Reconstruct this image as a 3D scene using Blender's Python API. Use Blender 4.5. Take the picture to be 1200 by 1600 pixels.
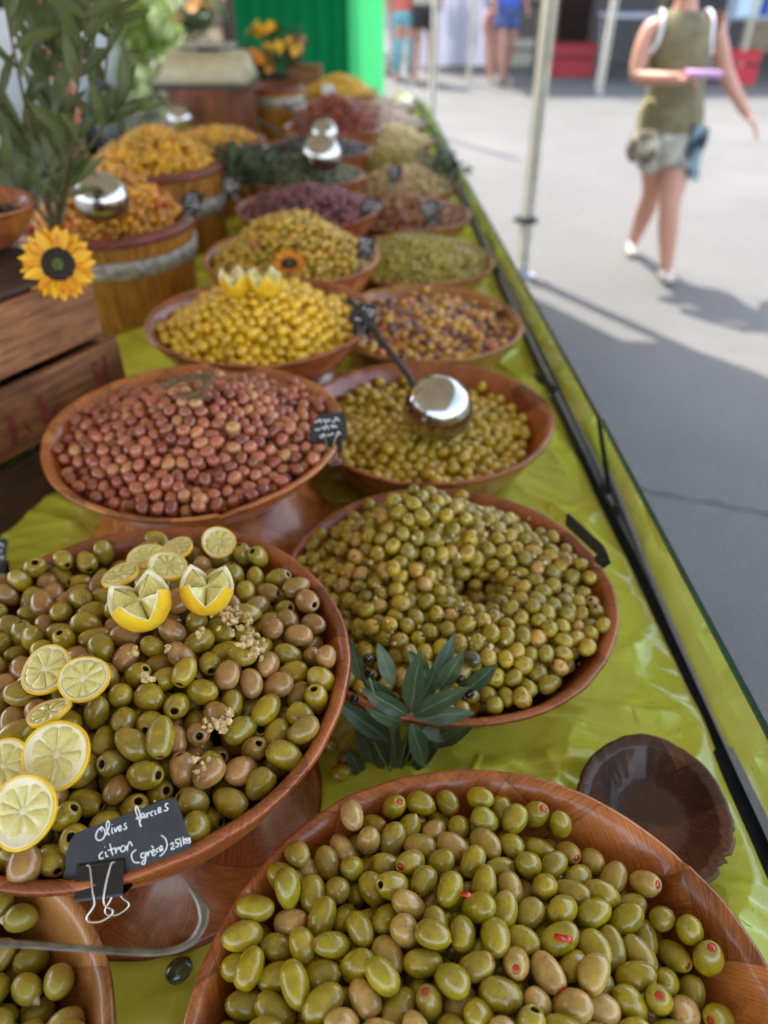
import bpy, bmesh, math, random
import numpy as np
from mathutils import Vector, Matrix, Euler
R = math.radians
PI = math.pi
for o in list(bpy.data.objects):
    bpy.data.objects.remove(o)
scn = bpy.context.scene
COL = scn.collection
random.seed(5)
rng = np.random.default_rng(5)

# ------------------------------------------------------------------ camera
CAM_H, PITCH, FPX = 1.5, R(37), 1150.0
cam = bpy.data.cameras.new('camera')
camo = bpy.data.objects.new('camera', cam)
COL.objects.link(camo)
camo.location = (0, 0, CAM_H)
camo.rotation_euler = (R(90) - PITCH, 0, 0)
cam.sensor_fit = 'VERTICAL'
cam.sensor_height = 36
cam.lens = FPX / 1600 * 36
cam.clip_start = 0.02
cam.clip_end = 900
cam.dof.use_dof = True
cam.dof.focus_distance = 0.585
cam.dof.aperture_fstop = (cam.lens / 1000) / 0.0078
cam.dof.aperture_blades = 0
scn.camera = camo

# ------------------------------------------------------------------ sky, sun, exposure
SUN_EL = R(59)
SX, SY = -0.534, 0.845           # horizontal direction towards the sun
W = bpy.data.worlds.new('World')
scn.world = W
W.use_nodes = True
nt = W.node_tree
bg = nt.nodes['Background']
sky = nt.nodes.new('ShaderNodeTexSky')
sky.sky_type = 'NISHITA'
sky.sun_disc = False
sky.sun_elevation = SUN_EL
sky.sun_rotation = math.atan2(SX, SY)
sky.air_density = 1.0
sky.dust_density = 1.5
hs = nt.nodes.new('ShaderNodeHueSaturation')       # a hazy, less blue summer sky
hs.inputs['Saturation'].default_value = 0.65
nt.links.new(sky.outputs[0], hs.inputs['Color'])
nt.links.new(hs.outputs[0], bg.inputs[0])
bg.inputs[1].default_value = 0.15
sl = bpy.data.lights.new('sun', 'SUN')
sl.energy = 2.0
sl.angle = R(0.5)
sl.color = (1, 0.95, 0.87)
so = bpy.data.objects.new('sun', sl)
COL.objects.link(so)
sd = Vector((SX * math.cos(SUN_EL), SY * math.cos(SUN_EL), math.sin(SUN_EL)))
so.rotation_euler = sd.to_track_quat('Z', 'Y').to_euler()
scn.view_settings.view_transform = 'Standard'
scn.view_settings.look = 'None'
scn.view_settings.gamma = 1
scn.view_settings.use_curve_mapping = False
scn.view_settings.exposure = 2.38

# ------------------------------------------------------------------ helpers
CP, SP = math.cos(PITCH), math.sin(PITCH)
def ray(px, py):
    u, v = (px - 600) / FPX, (py - 800) / FPX
    return Vector((u, CP - SP * v, -SP - CP * v))
def at(px, py, z):               # point of the photograph on the level plane z
    d = ray(px, py)
    return Vector((0, 0, CAM_H)) + d * ((CAM_H - z) / -d.z)
def at_y(px, py, y):             # the same on the upright plane y
    d = ray(px, py)
    return Vector((0, 0, CAM_H)) + d * (y / d.y)

def link(o, parent=None):
    COL.objects.link(o)
    if parent is not None:
        o.parent = parent
    return o
def tag(o, label=None, cat=None, group=None, kind=None):
    if label: o['label'] = label
    if cat: o['category'] = cat
    if group: o['group'] = group
    if kind: o['kind'] = kind
    return o
def empty(name, loc=(0, 0, 0), rot=(0, 0, 0)):
    o = bpy.data.objects.new(name, None)
    o.empty_display_size = 0.05
    o.location = loc
    o.rotation_euler = rot
    return link(o)
def mk(name, verts, faces, mats, smooth=True, midx=None, uv=None):
    me = bpy.data.meshes.new(name)
    me.from_pydata([tuple(v) for v in verts], [], [tuple(f) for f in faces])
    for m in (mats if isinstance(mats, (list, tuple)) else [mats]):
        me.materials.append(m)
    if smooth:
        me.polygons.foreach_set('use_smooth', [True] * len(me.polygons))
    if midx is not None:
        me.polygons.foreach_set('material_index', midx)
    if uv is not None:
        l = me.uv_layers.new(name='UVMap')
        vi = np.empty(len(me.loops), dtype=np.int32)
        me.loops.foreach_get('vertex_index', vi)
        l.data.foreach_set('uv', np.asarray(uv, dtype=np.float32)[vi].ravel())
    me.update()
    return me
def ob(name, me, parent=None, loc=(0, 0, 0), rot=(0, 0, 0)):
    o = bpy.data.objects.new(name, me)
    o.location = loc
    o.rotation_euler = rot
    return link(o, parent)
def mkq(name, V, F, mats, smooth=True):          # fast numpy mesh, all faces with the same corner count
    me = bpy.data.meshes.new(name)
    V = np.asarray(V, dtype=np.float32); F = np.asarray(F, dtype=np.int32)
    k = F.shape[1]
    me.vertices.add(len(V)); me.vertices.foreach_set('co', V.ravel())
    me.loops.add(F.size); me.loops.foreach_set('vertex_index', F.ravel())
    me.polygons.add(len(F))
    me.polygons.foreach_set('loop_start', np.arange(0, F.size, k, dtype=np.int32))
    me.polygons.foreach_set('use_smooth', np.full(len(F), smooth))
    for m in (mats if isinstance(mats, (list, tuple)) else [mats]):
        me.materials.append(m)
    me.update(calc_edges=True)
    me.validate()
    return me
def lathe(prof, n=48, mod=None, a0=0.0, a1=2 * PI):
    """rings of a profile [(r,z)]; mod(theta, s) -> (dr, dz)"""
    V, F, UV = [], [], []
    full = abs(a1 - a0 - 2 * PI) < 1e-6
    m = len(prof)
    arc = [0]
    for i in range(1, m):
        arc.append(arc[-1] + math.hypot(prof[i][0] - prof[i-1][0], prof[i][1] - prof[i-1][1]))
    rmax = max(p[0] for p in prof)
    cnt = n if full else n + 1
    for j in range(cnt):
        th = a0 + (a1 - a0) * j / n
        c, s = math.cos(th), math.sin(th)
        for i, (r, z) in enumerate(prof):
            dr = dz = 0
            if mod:
                dr, dz = mod(th, i / (m - 1))
            V.append(((r + dr) * c, (r + dr) * s, z + dz))
            UV.append((th * rmax, arc[i]))
    for j in range(n):
        k = (j + 1) % cnt
        for i in range(m - 1):
            a, b, c_, d = j * m + i, k * m + i, k * m + i + 1, j * m + i + 1
            F.append((a, b, c_, d))
    return V, F, UV
def box(x0, x1, y0, y1, z0, z1, bev=0.0):
    bm = bmesh.new()
    bmesh.ops.create_cube(bm, size=1)
    for v in bm.verts:
        v.co = Vector(((x0 + x1) / 2 + v.co.x * (x1 - x0), (y0 + y1) / 2 + v.co.y * (y1 - y0), (z0 + z1) / 2 + v.co.z * (z1 - z0)))
    if bev:
        bmesh.ops.bevel(bm, geom=list(bm.edges), offset=bev, segments=2, affect='EDGES', profile=0.6)
    V = [tuple(v.co) for v in bm.verts]
    bm.verts.index_update()
    F = [tuple(v.index for v in f.verts) for f in bm.faces]
    bm.free()
    return V, F
def join(*parts):
    V, F = [], []
    for v, f in parts:
        o = len(V)
        V += list(v)
        F += [tuple(i + o for i in q) for q in f]
    return V, F
def tube(pts, rad, n=8, flat=1.0, cap=True):
    pts = [Vector(p) for p in pts]
    V, F = [], []
    up = Vector((0, 0, 1))
    prev = None
    for i, p in enumerate(pts):
        t = (pts[min(i + 1, len(pts) - 1)] - pts[max(i - 1, 0)]).normalized()
        if prev is None:
            a = up if abs(t.z) < 0.9 else Vector((1, 0, 0))
            x = t.cross(a).normalized()
        else:
            x = (prev - t * prev.dot(t)).normalized()
        prev = x
        y = t.cross(x)
        r = rad[i] if isinstance(rad, (list, tuple)) else rad
        for k in range(n):
            an = 2 * PI * k / n
            V.append(p + x * (r * math.cos(an)) + y * (r * flat * math.sin(an)))
    for i in range(len(pts) - 1):
        for k in range(n):
            F.append((i * n + k, i * n + (k + 1) % n, (i + 1) * n + (k + 1) % n, (i + 1) * n + k))
    if cap:
        F.append(tuple(range(n))[::-1])
        F.append(tuple(range((len(pts) - 1) * n, len(pts) * n)))
    return V, F
def smooth_path(pts, k=6):
    P = [Vector(p) for p in pts]
    if len(P) < 3:
        return P
    Q = [P[0] * 2 - P[1]] + P + [P[-1] * 2 - P[-2]]
    out = []
    for i in range(1, len(Q) - 2):
        p0, p1, p2, p3 = Q[i-1], Q[i], Q[i+1], Q[i+2]
        for j in range(k):
            t = j / k
            out.append(0.5 * ((2 * p1) + (p2 - p0) * t + (2 * p0 - 5 * p1 + 4 * p2 - p3) * t * t + (3 * p1 - p0 - 3 * p2 + p3) * t ** 3))
    out.append(P[-1])
    return out
def vnoise(x, y, seed=0):        # smooth value noise, numpy
    r = np.random.default_rng(seed).random((64, 64))
    xi, yi = np.floor(x).astype(int), np.floor(y).astype(int)
    fx, fy = x - xi, y - yi
    fx, fy = fx * fx * (3 - 2 * fx), fy * fy * (3 - 2 * fy)
    a, b = r[xi % 64, yi % 64], r[(xi + 1) % 64, yi % 64]
    c, d = r[xi % 64, (yi + 1) % 64], r[(xi + 1) % 64, (yi + 1) % 64]
    return (a * (1 - fx) + b * fx) * (1 - fy) + (c * (1 - fx) + d * fx) * fy
def copy_tree(o, parent=None):
    c = o.copy()
    COL.objects.link(c)
    if parent is not None:
        c.parent = parent
    for ch in list(o.children):
        copy_tree(ch, c)
    return c

# ------------------------------------------------------------------ materials
class NG:
    def __init__(s, name):
        s.m = bpy.data.materials.new(name)
        s.m.use_nodes = True
        s.t = s.m.node_tree
        s.b = s.t.nodes['Principled BSDF']
        s.out = s.t.nodes['Material Output']
    def n(s, typ, **kw):
        nd = s.t.nodes.new('ShaderNode' + typ)
        for k, v in kw.items():
            if isinstance(k, str) and hasattr(nd, k) and not k.startswith('i_'):
                setattr(nd, k, v)
            elif k.startswith('i_'):
                nd.inputs[k[2:].replace('_', ' ')].default_value = v
        return nd
    def l(s, a, b):
        s.t.links.new(a, b)
    def val(s, sock, v):
        if hasattr(v, 'is_output') or isinstance(v, bpy.types.NodeSocket):
            s.l(v, sock)
        else:
            sock.default_value = v
    def math(s, op, a, b=0.0, c=None):
        nd = s.t.nodes.new('ShaderNodeMath'); nd.operation = op
        s.val(nd.inputs[0], a); s.val(nd.inputs[1], b)
        if c is not None: s.val(nd.inputs[2], c)
        return nd.outputs[0]
    def noise(s, vec, scale=5, detail=3, rough=0.5, dist=0.0):
        nd = s.t.nodes.new('ShaderNodeTexNoise')
        if vec is not None: s.l(vec, nd.inputs['Vector'])
        nd.inputs['Scale'].default_value = scale
        nd.inputs['Detail'].default_value = detail
        nd.inputs['Roughness'].default_value = rough
        nd.inputs['Distortion'].default_value = dist
        return nd.outputs['Fac']
    def ramp(s, fac, stops, interp='LINEAR'):
        nd = s.t.nodes.new('ShaderNodeValToRGB')
        nd.color_ramp.interpolation = interp
        e = nd.color_ramp.elements
        while len(e) < len(stops): e.new(0.5)
        for i, (p, c) in enumerate(stops):
            e[i].position = p
            e[i].color = tuple(c) + (1,) if len(c) == 3 else c
        s.val(nd.inputs[0], fac)
        return nd.outputs[0]
    def mix(s, fac, a, b, mode='MIX'):
        nd = s.t.nodes.new('ShaderNodeMix'); nd.data_type = 'RGBA'; nd.blend_type = mode
        s.val(nd.inputs[0], fac)
        for sock, v in ((nd.inputs[6], a), (nd.inputs[7], b)):
            if isinstance(v, (tuple, list)): sock.default_value = tuple(v) + (1,) if len(v) == 3 else v
            else: s.l(v, sock)
        return nd.outputs[2]
    def mapping(s, vec, scale=(1, 1, 1), rot=(0, 0, 0), loc=(0, 0, 0)):
        nd = s.t.nodes.new('ShaderNodeMapping')
        s.l(vec, nd.inputs[0])
        nd.inputs['Scale'].default_value = scale
        nd.inputs['Rotation'].default_value = rot
        nd.inputs['Location'].default_value = loc
        return nd.outputs[0]
    def bump(s, h, strength=0.3, dist=0.001):
        nd = s.t.nodes.new('ShaderNodeBump')
        nd.inputs['Strength'].default_value = strength
        nd.inputs['Distance'].default_value = dist
        s.l(h, nd.inputs['Height'])
        s.l(nd.outputs[0], s.b.inputs['Normal'])
    def set(s, **kw):
        for k, v in kw.items():
            sock = s.b.inputs[k.replace('_', ' ')]
            if isinstance(v, (tuple, list)) and len(v) == 3 and sock.type == 'RGBA': v = tuple(v) + (1,)
            s.val(sock, v)
        return s
    @property
    def obj(s): return s.n('TexCoord').outputs['Object']
    @property
    def uv(s): return s.n('TexCoord').outputs['UV']
    @property
    def rnd(s):
        a = s.n('ObjectInfo').outputs['Random']
        b = s.n('NewGeometry').outputs['Random Per Island']
        return s.math('FRACT', s.math('ADD', a, b))

def plain(name, c, rough=0.5, metal=0.0, var=0.12, scale=30, **kw):
    g = NG(name)
    f = g.noise(g.obj, scale, 4)
    dark = tuple(x * (1 - var * 1.6) for x in c); lite = tuple(min(1, x * (1 + var)) for x in c)
    g.set(Base_Color=g.ramp(f, [(0.3, dark), (0.7, lite)]), Roughness=rough, Metallic=metal, **kw)
    return g.m

def bowl_mat(name, c0, c1, c2, cell=0.062, rough=0.3, dark=0.55):
    g = NG(name)
    uv = g.mapping(g.uv, (1 / cell, 1 / cell, 1), (0, 0, R(38)))
    wob = g.noise(g.uv, 9, 2)
    sep = g.n('SeparateXYZ'); g.l(uv, sep.inputs[0])
    X = g.math('ADD', sep.outputs[0], g.math('MULTIPLY', wob, 0.5)); Y = g.math('MULTIPLY', sep.outputs[1], 0.62)
    fx, fy = g.math('FLOOR', X), g.math('FLOOR', Y)
    par = g.math('ABSOLUTE', g.math('MODULO', g.math('ADD', fx, fy), 2.0))
    cmb = g.n('CombineXYZ'); g.l(fx, cmb.inputs[0]); g.l(fy, cmb.inputs[1])
    wn = g.n('TexWhiteNoise'); wn.noise_dimensions = '2D'; g.l(cmb.outputs[0], wn.inputs['Vector'])
    cr = wn.outputs['Value']
    ga = g.noise(g.mapping(uv, (0.7, 16, 1)), 3, 4, 0.6)
    gb = g.noise(g.mapping(uv, (16, 0.7, 1)), 3, 4, 0.6)
    mixn = g.n('Mix'); g.l(par, mixn.inputs[0]); g.l(ga, mixn.inputs[2]); g.l(gb, mixn.inputs[3])
    gr = mixn.outputs[0]
    big = g.noise(g.obj, 14, 4, 0.6)
    f = g.math('ADD', g.math('MULTIPLY', gr, 0.62), g.math('ADD', g.math('MULTIPLY', cr, 0.20), g.math('MULTIPLY', big, 0.30)))
    col = g.ramp(f, [(0.36, c0), (0.56, c1), (0.80, c2)])
    # thin dark seams between veneers
    def edge(v):
        fr = g.math('FRACT', v)
        return g.math('MINIMUM', fr, g.math('SUBTRACT', 1.0, fr))
    e = g.math('MINIMUM', edge(X), g.math('MULTIPLY', edge(Y), 1.6))
    seam = g.ramp(e, [(0.0, (1, 1, 1)), (0.022, (0, 0, 0))])
    col = g.mix(g.math('MULTIPLY', seam, 0.45), col, tuple(x * 0.25 for x in c0))
    st = g.ramp(g.noise(g.obj, 22, 5, 0.7, 0.6), [(0.52, (0, 0, 0)), (0.68, (1, 1, 1))])
    col = g.mix(g.math('MULTIPLY', st, dark), col, tuple(x * 0.4 for x in c0))
    g.set(Base_Color=col, Roughness=g.math('ADD', g.math('MULTIPLY', big, 0.35), rough - 0.13), Coat_Weight=0.5, Coat_Roughness=0.12)
    g.bump(g.math('SUBTRACT', gr, g.math('MULTIPLY', seam, 0.8)), 0.35, 0.0006)
    return g.m

def wood_mat(name, c0, c1, axis=0, stretch=14, scale=8, rough=0.6, stain=0.5):
    g = NG(name)
    sc = [stretch] * 3; sc[axis] = 1
    oi = g.n('ObjectInfo').outputs['Random']
    vec = g.n('VectorMath'); vec.operation = 'ADD'
    g.l(g.obj, vec.inputs[0])
    cb = g.n('CombineXYZ')
    for i in range(3): g.l(g.math('MULTIPLY', oi, 7.3 + i), cb.inputs[i])
    g.l(cb.outputs[0], vec.inputs[1])
    f = g.noise(g.mapping(vec.outputs[0], tuple(sc)), scale, 5, 0.65, 0.4)
    col = g.ramp(f, [(0.3, c0), (0.68, c1)])
    st = g.noise(vec.outputs[0], 12, 5, 0.65)
    col = g.mix(g.math('MULTIPLY', g.ramp(st, [(0.45, (0, 0, 0)), (0.7, (1, 1, 1))]), stain), col, tuple(x * 0.35 for x in c0))
    col = g.mix(1.0, col, g.ramp(oi, [(0, (0.72, 0.72, 0.72)), (1, (1.0, 1.0, 1.0))]), 'MULTIPLY')
    g.set(Base_Color=col, Roughness=rough)
    g.bump(f, 0.5, 0.001)
    return g.m

def olive_mat(name, stops, mott=0.35, specks=0.0, rough=0.22, spk=(0.03, 0.035, 0.012), sss=0.0):
    g = NG(name)
    r = g.rnd
    def deep(c):                      # keep the flesh colours rich
        l = .3 * c[0] + .6 * c[1] + .1 * c[2]
        return tuple(max(.004, (l + (v - l) * 1.28) * 1.12 * k) for v, k in zip(c, (1.03, .94, 1)))
    base = g.ramp(r, [(p, deep(c)) for p, c in stops])
    oc = g.n('VectorMath'); oc.operation = 'ADD'
    g.l(g.obj, oc.inputs[0])
    cb = g.n('CombineXYZ')
    for i in range(3): g.l(g.math('MULTIPLY', r, 13.1 * (i + 1)), cb.inputs[i])
    g.l(cb.outputs[0], oc.inputs[1])
    v = oc.outputs[0]
    m1 = g.noise(v, 95, 3, 0.55)
    col = g.mix(g.math('MULTIPLY', g.ramp(m1, [(0.35, (1, 1, 1)), (0.62, (0, 0, 0))]), mott), base, (0.10, 0.085, 0.02))
    m2 = g.noise(v, 60, 2, 0.5)
    col = g.mix(g.math('MULTIPLY', g.ramp(m2, [(0.5, (0, 0, 0)), (0.75, (1, 1, 1))]), mott * 0.9), col, (0.42, 0.33, 0.13))
    # pale pores
    vo = g.n('TexVoronoi'); g.l(v, vo.inputs['Vector']); vo.inputs['Scale'].default_value = 900
    pore = g.ramp(vo.outputs['Distance'], [(0.10, (1, 1, 1)), (0.22, (0, 0, 0))])
    col = g.mix(g.math('MULTIPLY', pore, 0.13), col, (0.5, 0.45, 0.2))
    sp = g.n('TexVoronoi'); g.l(v, sp.inputs['Vector']); sp.inputs['Scale'].default_value = 260
    spm = g.ramp(g.math('ADD', sp.outputs['Distance'], g.math('MULTIPLY', g.noise(v, 400, 2), 0.25)), [(0.34, (1, 1, 1)), (0.42, (0, 0, 0))])
    wet = g.ramp(g.noise(v, 70, 3), [(0.40, (0, 0, 0)), (0.6, (1, 1, 1))])
    amt = g.math('MINIMUM', g.math('MULTIPLY', g.math('MULTIPLY', spm, wet), specks + 0.3), 0.9)
    col = g.mix(amt, col, spk)
    g.set(Base_Color=col, Roughness=g.math('ADD', rough - 0.06, g.math('MULTIPLY', m1, 0.2)), Coat_Weight=0.6, Coat_Roughness=0.05)
    if sss:
        g.set(Subsurface_Weight=sss, Subsurface_Radius=(0.004, 0.003, 0.001), Subsurface_Scale=1.0)
    h = g.math('ADD', g.math('MULTIPLY', g.noise(v, 160, 3), 1.0), g.math('MULTIPLY', g.noise(v, 500, 2), 0.25))
    g.bump(h, 0.5, 0.0011)
    return g.m

M = {}
M['bowl'] = bowl_mat('bamboo_bowl_orange', (0.15, 0.032, 0.007), (0.46, 0.135, 0.028), (0.70, 0.30, 0.08))
M['bowl_deep'] = bowl_mat('bamboo_bowl_red', (0.10, 0.020, 0.006), (0.34, 0.080, 0.018), (0.56, 0.18, 0.045))
M['bowl_gold'] = bowl_mat('bamboo_bowl_golden', (0.18, 0.06, 0.014), (0.42, 0.17, 0.04), (0.60, 0.32, 0.10), dark=0.3)
M['bowl_dark'] = bowl_mat('bamboo_bowl_dark', (0.020, 0.007, 0.006), (0.080, 0.026, 0.018), (0.26, 0.095, 0.055), cell=0.085, rough=0.5, dark=0.4)
M['chip'] = plain('worn_rim', (0.09, 0.05, 0.03), 0.8, var=0.3, scale=120)
M['crate'] = wood_mat('crate_wood', (0.14, 0.05, 0.018), (0.52, 0.22, 0.085), 1)
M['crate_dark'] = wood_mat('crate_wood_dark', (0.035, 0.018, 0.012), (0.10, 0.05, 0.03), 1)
M['stave'] = wood_mat('barrel_stave', (0.28, 0.10, 0.014), (0.68, 0.31, 0.05), 2, 12, 7, 0.4, 0.3)
M['stave_red'] = wood_mat('barrel_stave_red', (0.13, 0.035, 0.014), (0.30, 0.10, 0.035), 2, 12, 7, 0.5, 0.3)
M['hoop'] = plain('galvanised_hoop', (0.42, 0.40, 0.34), 0.5, 0.2, 0.35, 60)
M['liner'] = plain('red_brown_liner', (0.20, 0.045, 0.03), 0.35, 0, 0.2, 20)
M['slate'] = plain('slate_board', (0.018, 0.019, 0.024), 0.55, 0, 0.3, 60)
M['chalk'] = plain('white_marker', (0.85, 0.85, 0.85), 0.6, 0, 0.05)
M['clip'] = plain('black_clip', (0.012, 0.013, 0.016), 0.35, 0, 0.2)
M['wire'] = plain('nickel_wire', (0.62, 0.58, 0.52), 0.25, 1.0, 0.1)
M['steel'] = plain('stainless_steel', (0.50, 0.49, 0.47), 0.15, 1.0, 0.1, 25)
M['steel_dull'] = plain('brushed_steel', (0.24, 0.235, 0.225), 0.25, 1.0, 0.3, 90)
M['handle'] = plain('dark_handle', (0.06, 0.055, 0.05), 0.35, 0.6, 0.2)
M['rail'] = plain('black_rail', (0.02, 0.022, 0.025), 0.35, 0.4, 0.4, 25)
M['rail_grey'] = plain('grey_rail', (0.16, 0.17, 0.165), 0.3, 0.6, 0.3, 25)
M['alu'] = plain('grey_aluminium', (0.45, 0.46, 0.47), 0.38, 0.9, 0.15, 20)
M['pole'] = plain('cream_painted_pole', (0.60, 0.54, 0.42), 0.5, 0.1, 0.12, 12)
M['pole_dark'] = plain('pole_channel', (0.16, 0.16, 0.15), 0.5, 0.3, 0.12, 12)
M['blackp'] = plain('black_plastic', (0.015, 0.015, 0.017), 0.5)
M['pulp'] = None

def lemon_mats():
    g = NG('lemon_rind')
    vo = g.n('TexVoronoi'); g.l(g.obj, vo.inputs['Vector']); vo.inputs['Scale'].default_value = 700
    f = g.noise(g.obj, 60, 3)
    g.set(Base_Color=g.ramp(f, [(0.3, (0.78, 0.42, 0.01)), (0.7, (0.88, 0.62, 0.03))]), Roughness=0.35, Coat_Weight=0.3)
    g.bump(vo.outputs['Distance'], 0.35, 0.0006)
    M['rind'] = g.m
    g = NG('lemon_pith')
    f = g.noise(g.obj, 90, 3)
    g.set(Base_Color=g.ramp(f, [(0.3, (0.74, 0.66, 0.36)), (0.7, (0.86, 0.80, 0.55))]), Roughness=0.5)
    M['pith'] = g.m
    g = NG('lemon_flesh')
    f = g.noise(g.mapping(g.obj, (90, 260, 90)), 1.5, 4, 0.6, 1.0)
    f2 = g.noise(g.obj, 130, 3)
    col = g.ramp(f, [(0.3, (0.66, 0.55, 0.10)), (0.55, (0.82, 0.72, 0.24)), (0.75, (0.90, 0.86, 0.50))])
    col = g.mix(g.math('MULTIPLY', f2, 0.35), col, (0.34, 0.30, 0.08))
    g.set(Base_Color=col, Roughness=0.2, Coat_Weight=0.7, Coat_Roughness=0.1, Subsurface_Weight=0.25, Subsurface_Radius=(0.004, 0.003, 0.001), Subsurface_Scale=1.0)
    g.bump(f, 0.7, 0.0010)
    M['flesh'] = g.m
lemon_mats()
M['pimento'] = plain('pimento', (0.55, 0.03, 0.012), 0.25, 0, 0.25, 300, Coat_Weight=0.5)
M['pithole'] = plain('olive_hole', (0.05, 0.028, 0.012), 0.4, 0, 0.3, 200)
M['almond'] = plain('almond', (0.62, 0.44, 0.24), 0.4, 0, 0.15, 120)
M['garlic'] = plain('garlic_crumb', (0.66, 0.48, 0.22), 0.5, 0, 0.3, 300)
M['herb'] = plain('dried_herb', (0.05, 0.05, 0.02), 0.8, 0, 0.4, 300)
M['berry'] = plain('black_berry', (0.008, 0.008, 0.012), 0.15, 0, 0.3, 80, Coat_Weight=0.6)
M['twine'] = plain('dried_stalk', (0.15, 0.10, 0.04), 0.8, 0, 0.3, 200)

G_ = lambda *a: [(p, c) for p, c in a]
M['o_stuffed'] = olive_mat('olive_green_glossy', G_((0, (0.26, 0.22, 0.018)), (0.35, (0.38, 0.32, 0.022)), (0.6, (0.30, 0.27, 0.035)), (0.83, (0.33, 0.27, 0.08)), (0.93, (0.44, 0.32, 0.13)), (1, (0.60, 0.44, 0.22))), 0.42)
M['o_lemon'] = olive_mat('olive_green_brown', G_((0, (0.27, 0.23, 0.02)), (0.35, (0.38, 0.30, 0.025)), (0.60, (0.26, 0.21, 0.035)), (0.74, (0.26, 0.15, 0.06)), (0.88, (0.34, 0.20, 0.09)), (1, (0.46, 0.28, 0.13))), 0.48)
M['o_herb'] = olive_mat('olive_herbed', G_((0, (0.24, 0.20, 0.022)), (0.5, (0.38, 0.31, 0.035)), (0.8, (0.46, 0.35, 0.06)), (1, (0.55, 0.34, 0.14))), 0.5, 1.2, 0.28)
M['o_pink'] = olive_mat('olive_rose_brown', G_((0, (0.18, 0.050, 0.038)), (0.4, (0.31, 0.100, 0.068)), (0.8, (0.42, 0.17, 0.105)), (1, (0.46, 0.27, 0.13))), 0.25, 0, 0.22)
M['o_ladle'] = olive_mat('olive_yellow_green', G_((0, (0.36, 0.27, 0.02)), (0.6, (0.48, 0.37, 0.03)), (1, (0.52, 0.37, 0.06))), 0.25, 0.2, 0.25)
M['o_yellow'] = olive_mat('olive_lemon_yellow', G_((0, (0.50, 0.36, 0.012)), (0.6, (0.72, 0.52, 0.015)), (1, (0.70, 0.46, 0.08))), 0.2, 0.1, 0.25)
M['o_mixed'] = olive_mat('olive_purple_tan', G_((0, (0.07, 0.02, 0.028)), (0.25, (0.16, 0.04, 0.05)), (0.42, (0.42, 0.24, 0.07)), (0.88, (0.60, 0.38, 0.11)), (1, (0.50, 0.07, 0.03))), 0.25)
M['o_tan'] = olive_mat('olive_khaki', G_((0, (0.30, 0.21, 0.03)), (0.5, (0.50, 0.36, 0.06)), (0.93, (0.60, 0.42, 0.12)), (1, (0.40, 0.10, 0.04))), 0.25)
M['o_small'] = olive_mat('olive_small_green', G_((0, (0.20, 0.18, 0.035)), (0.5, (0.32, 0.28, 0.05)), (1, (0.40, 0.33, 0.07))), 0.25)
M['o_purple'] = olive_mat('olive_purple', G_((0, (0.06, 0.012, 0.024)), (0.6, (0.13, 0.025, 0.045)), (1, (0.20, 0.05, 0.065))), 0.1)
M['o_redmix'] = olive_mat('olive_red_brown', G_((0, (0.07, 0.02, 0.02)), (0.5, (0.20, 0.06, 0.03)), (1, (0.38, 0.20, 0.08))), 0.2)
M['o_dkgreen'] = olive_mat('olive_dark_green', G_((0, (0.02, 0.03, 0.015)), (0.6, (0.05, 0.07, 0.03)), (1, (0.14, 0.16, 0.05))), 0.2)
M['o_black'] = olive_mat('olive_black', G_((0, (0.012, 0.010, 0.014)), (1, (0.04, 0.03, 0.04))), 0.05)
M['o_pale'] = olive_mat('olive_pale_mix', G_((0, (0.24, 0.18, 0.07)), (0.5, (0.45, 0.34, 0.16)), (1, (0.60, 0.48, 0.30))), 0.2)
M['o_cream'] = olive_mat('bean_cream', G_((0, (0.55, 0.50, 0.26)), (1, (0.72, 0.66, 0.42))), 0.1)
M['o_white'] = olive_mat('garlic_white', G_((0, (0.55, 0.50, 0.40)), (1, (0.74, 0.68, 0.56))), 0.1)
M['o_orange'] = olive_mat('olive_spiced_orange', G_((0, (0.36, 0.17, 0.012)), (0.6, (0.60, 0.31, 0.025)), (0.93, (0.75, 0.42, 0.05)), (1, (0.50, 0.05, 0.02))), 0.25)
M['o_gold'] = olive_mat('olive_golden', G_((0, (0.40, 0.25, 0.015)), (0.6, (0.62, 0.39, 0.035)), (0.95, (0.78, 0.48, 0.06)), (1, (0.45, 0.04, 0.02))), 0.2)
M['o_tomato'] = olive_mat('dried_tomato', G_((0, (0.12, 0.02, 0.012)), (1, (0.26, 0.05, 0.025))), 0.15)
M['o_almond'] = olive_mat('olive_pale_green', G_((0, (0.24, 0.22, 0.05)), (0.6, (0.33, 0.29, 0.075)), (1, (0.40, 0.33, 0.13))), 0.2, 0, 0.4)

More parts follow.
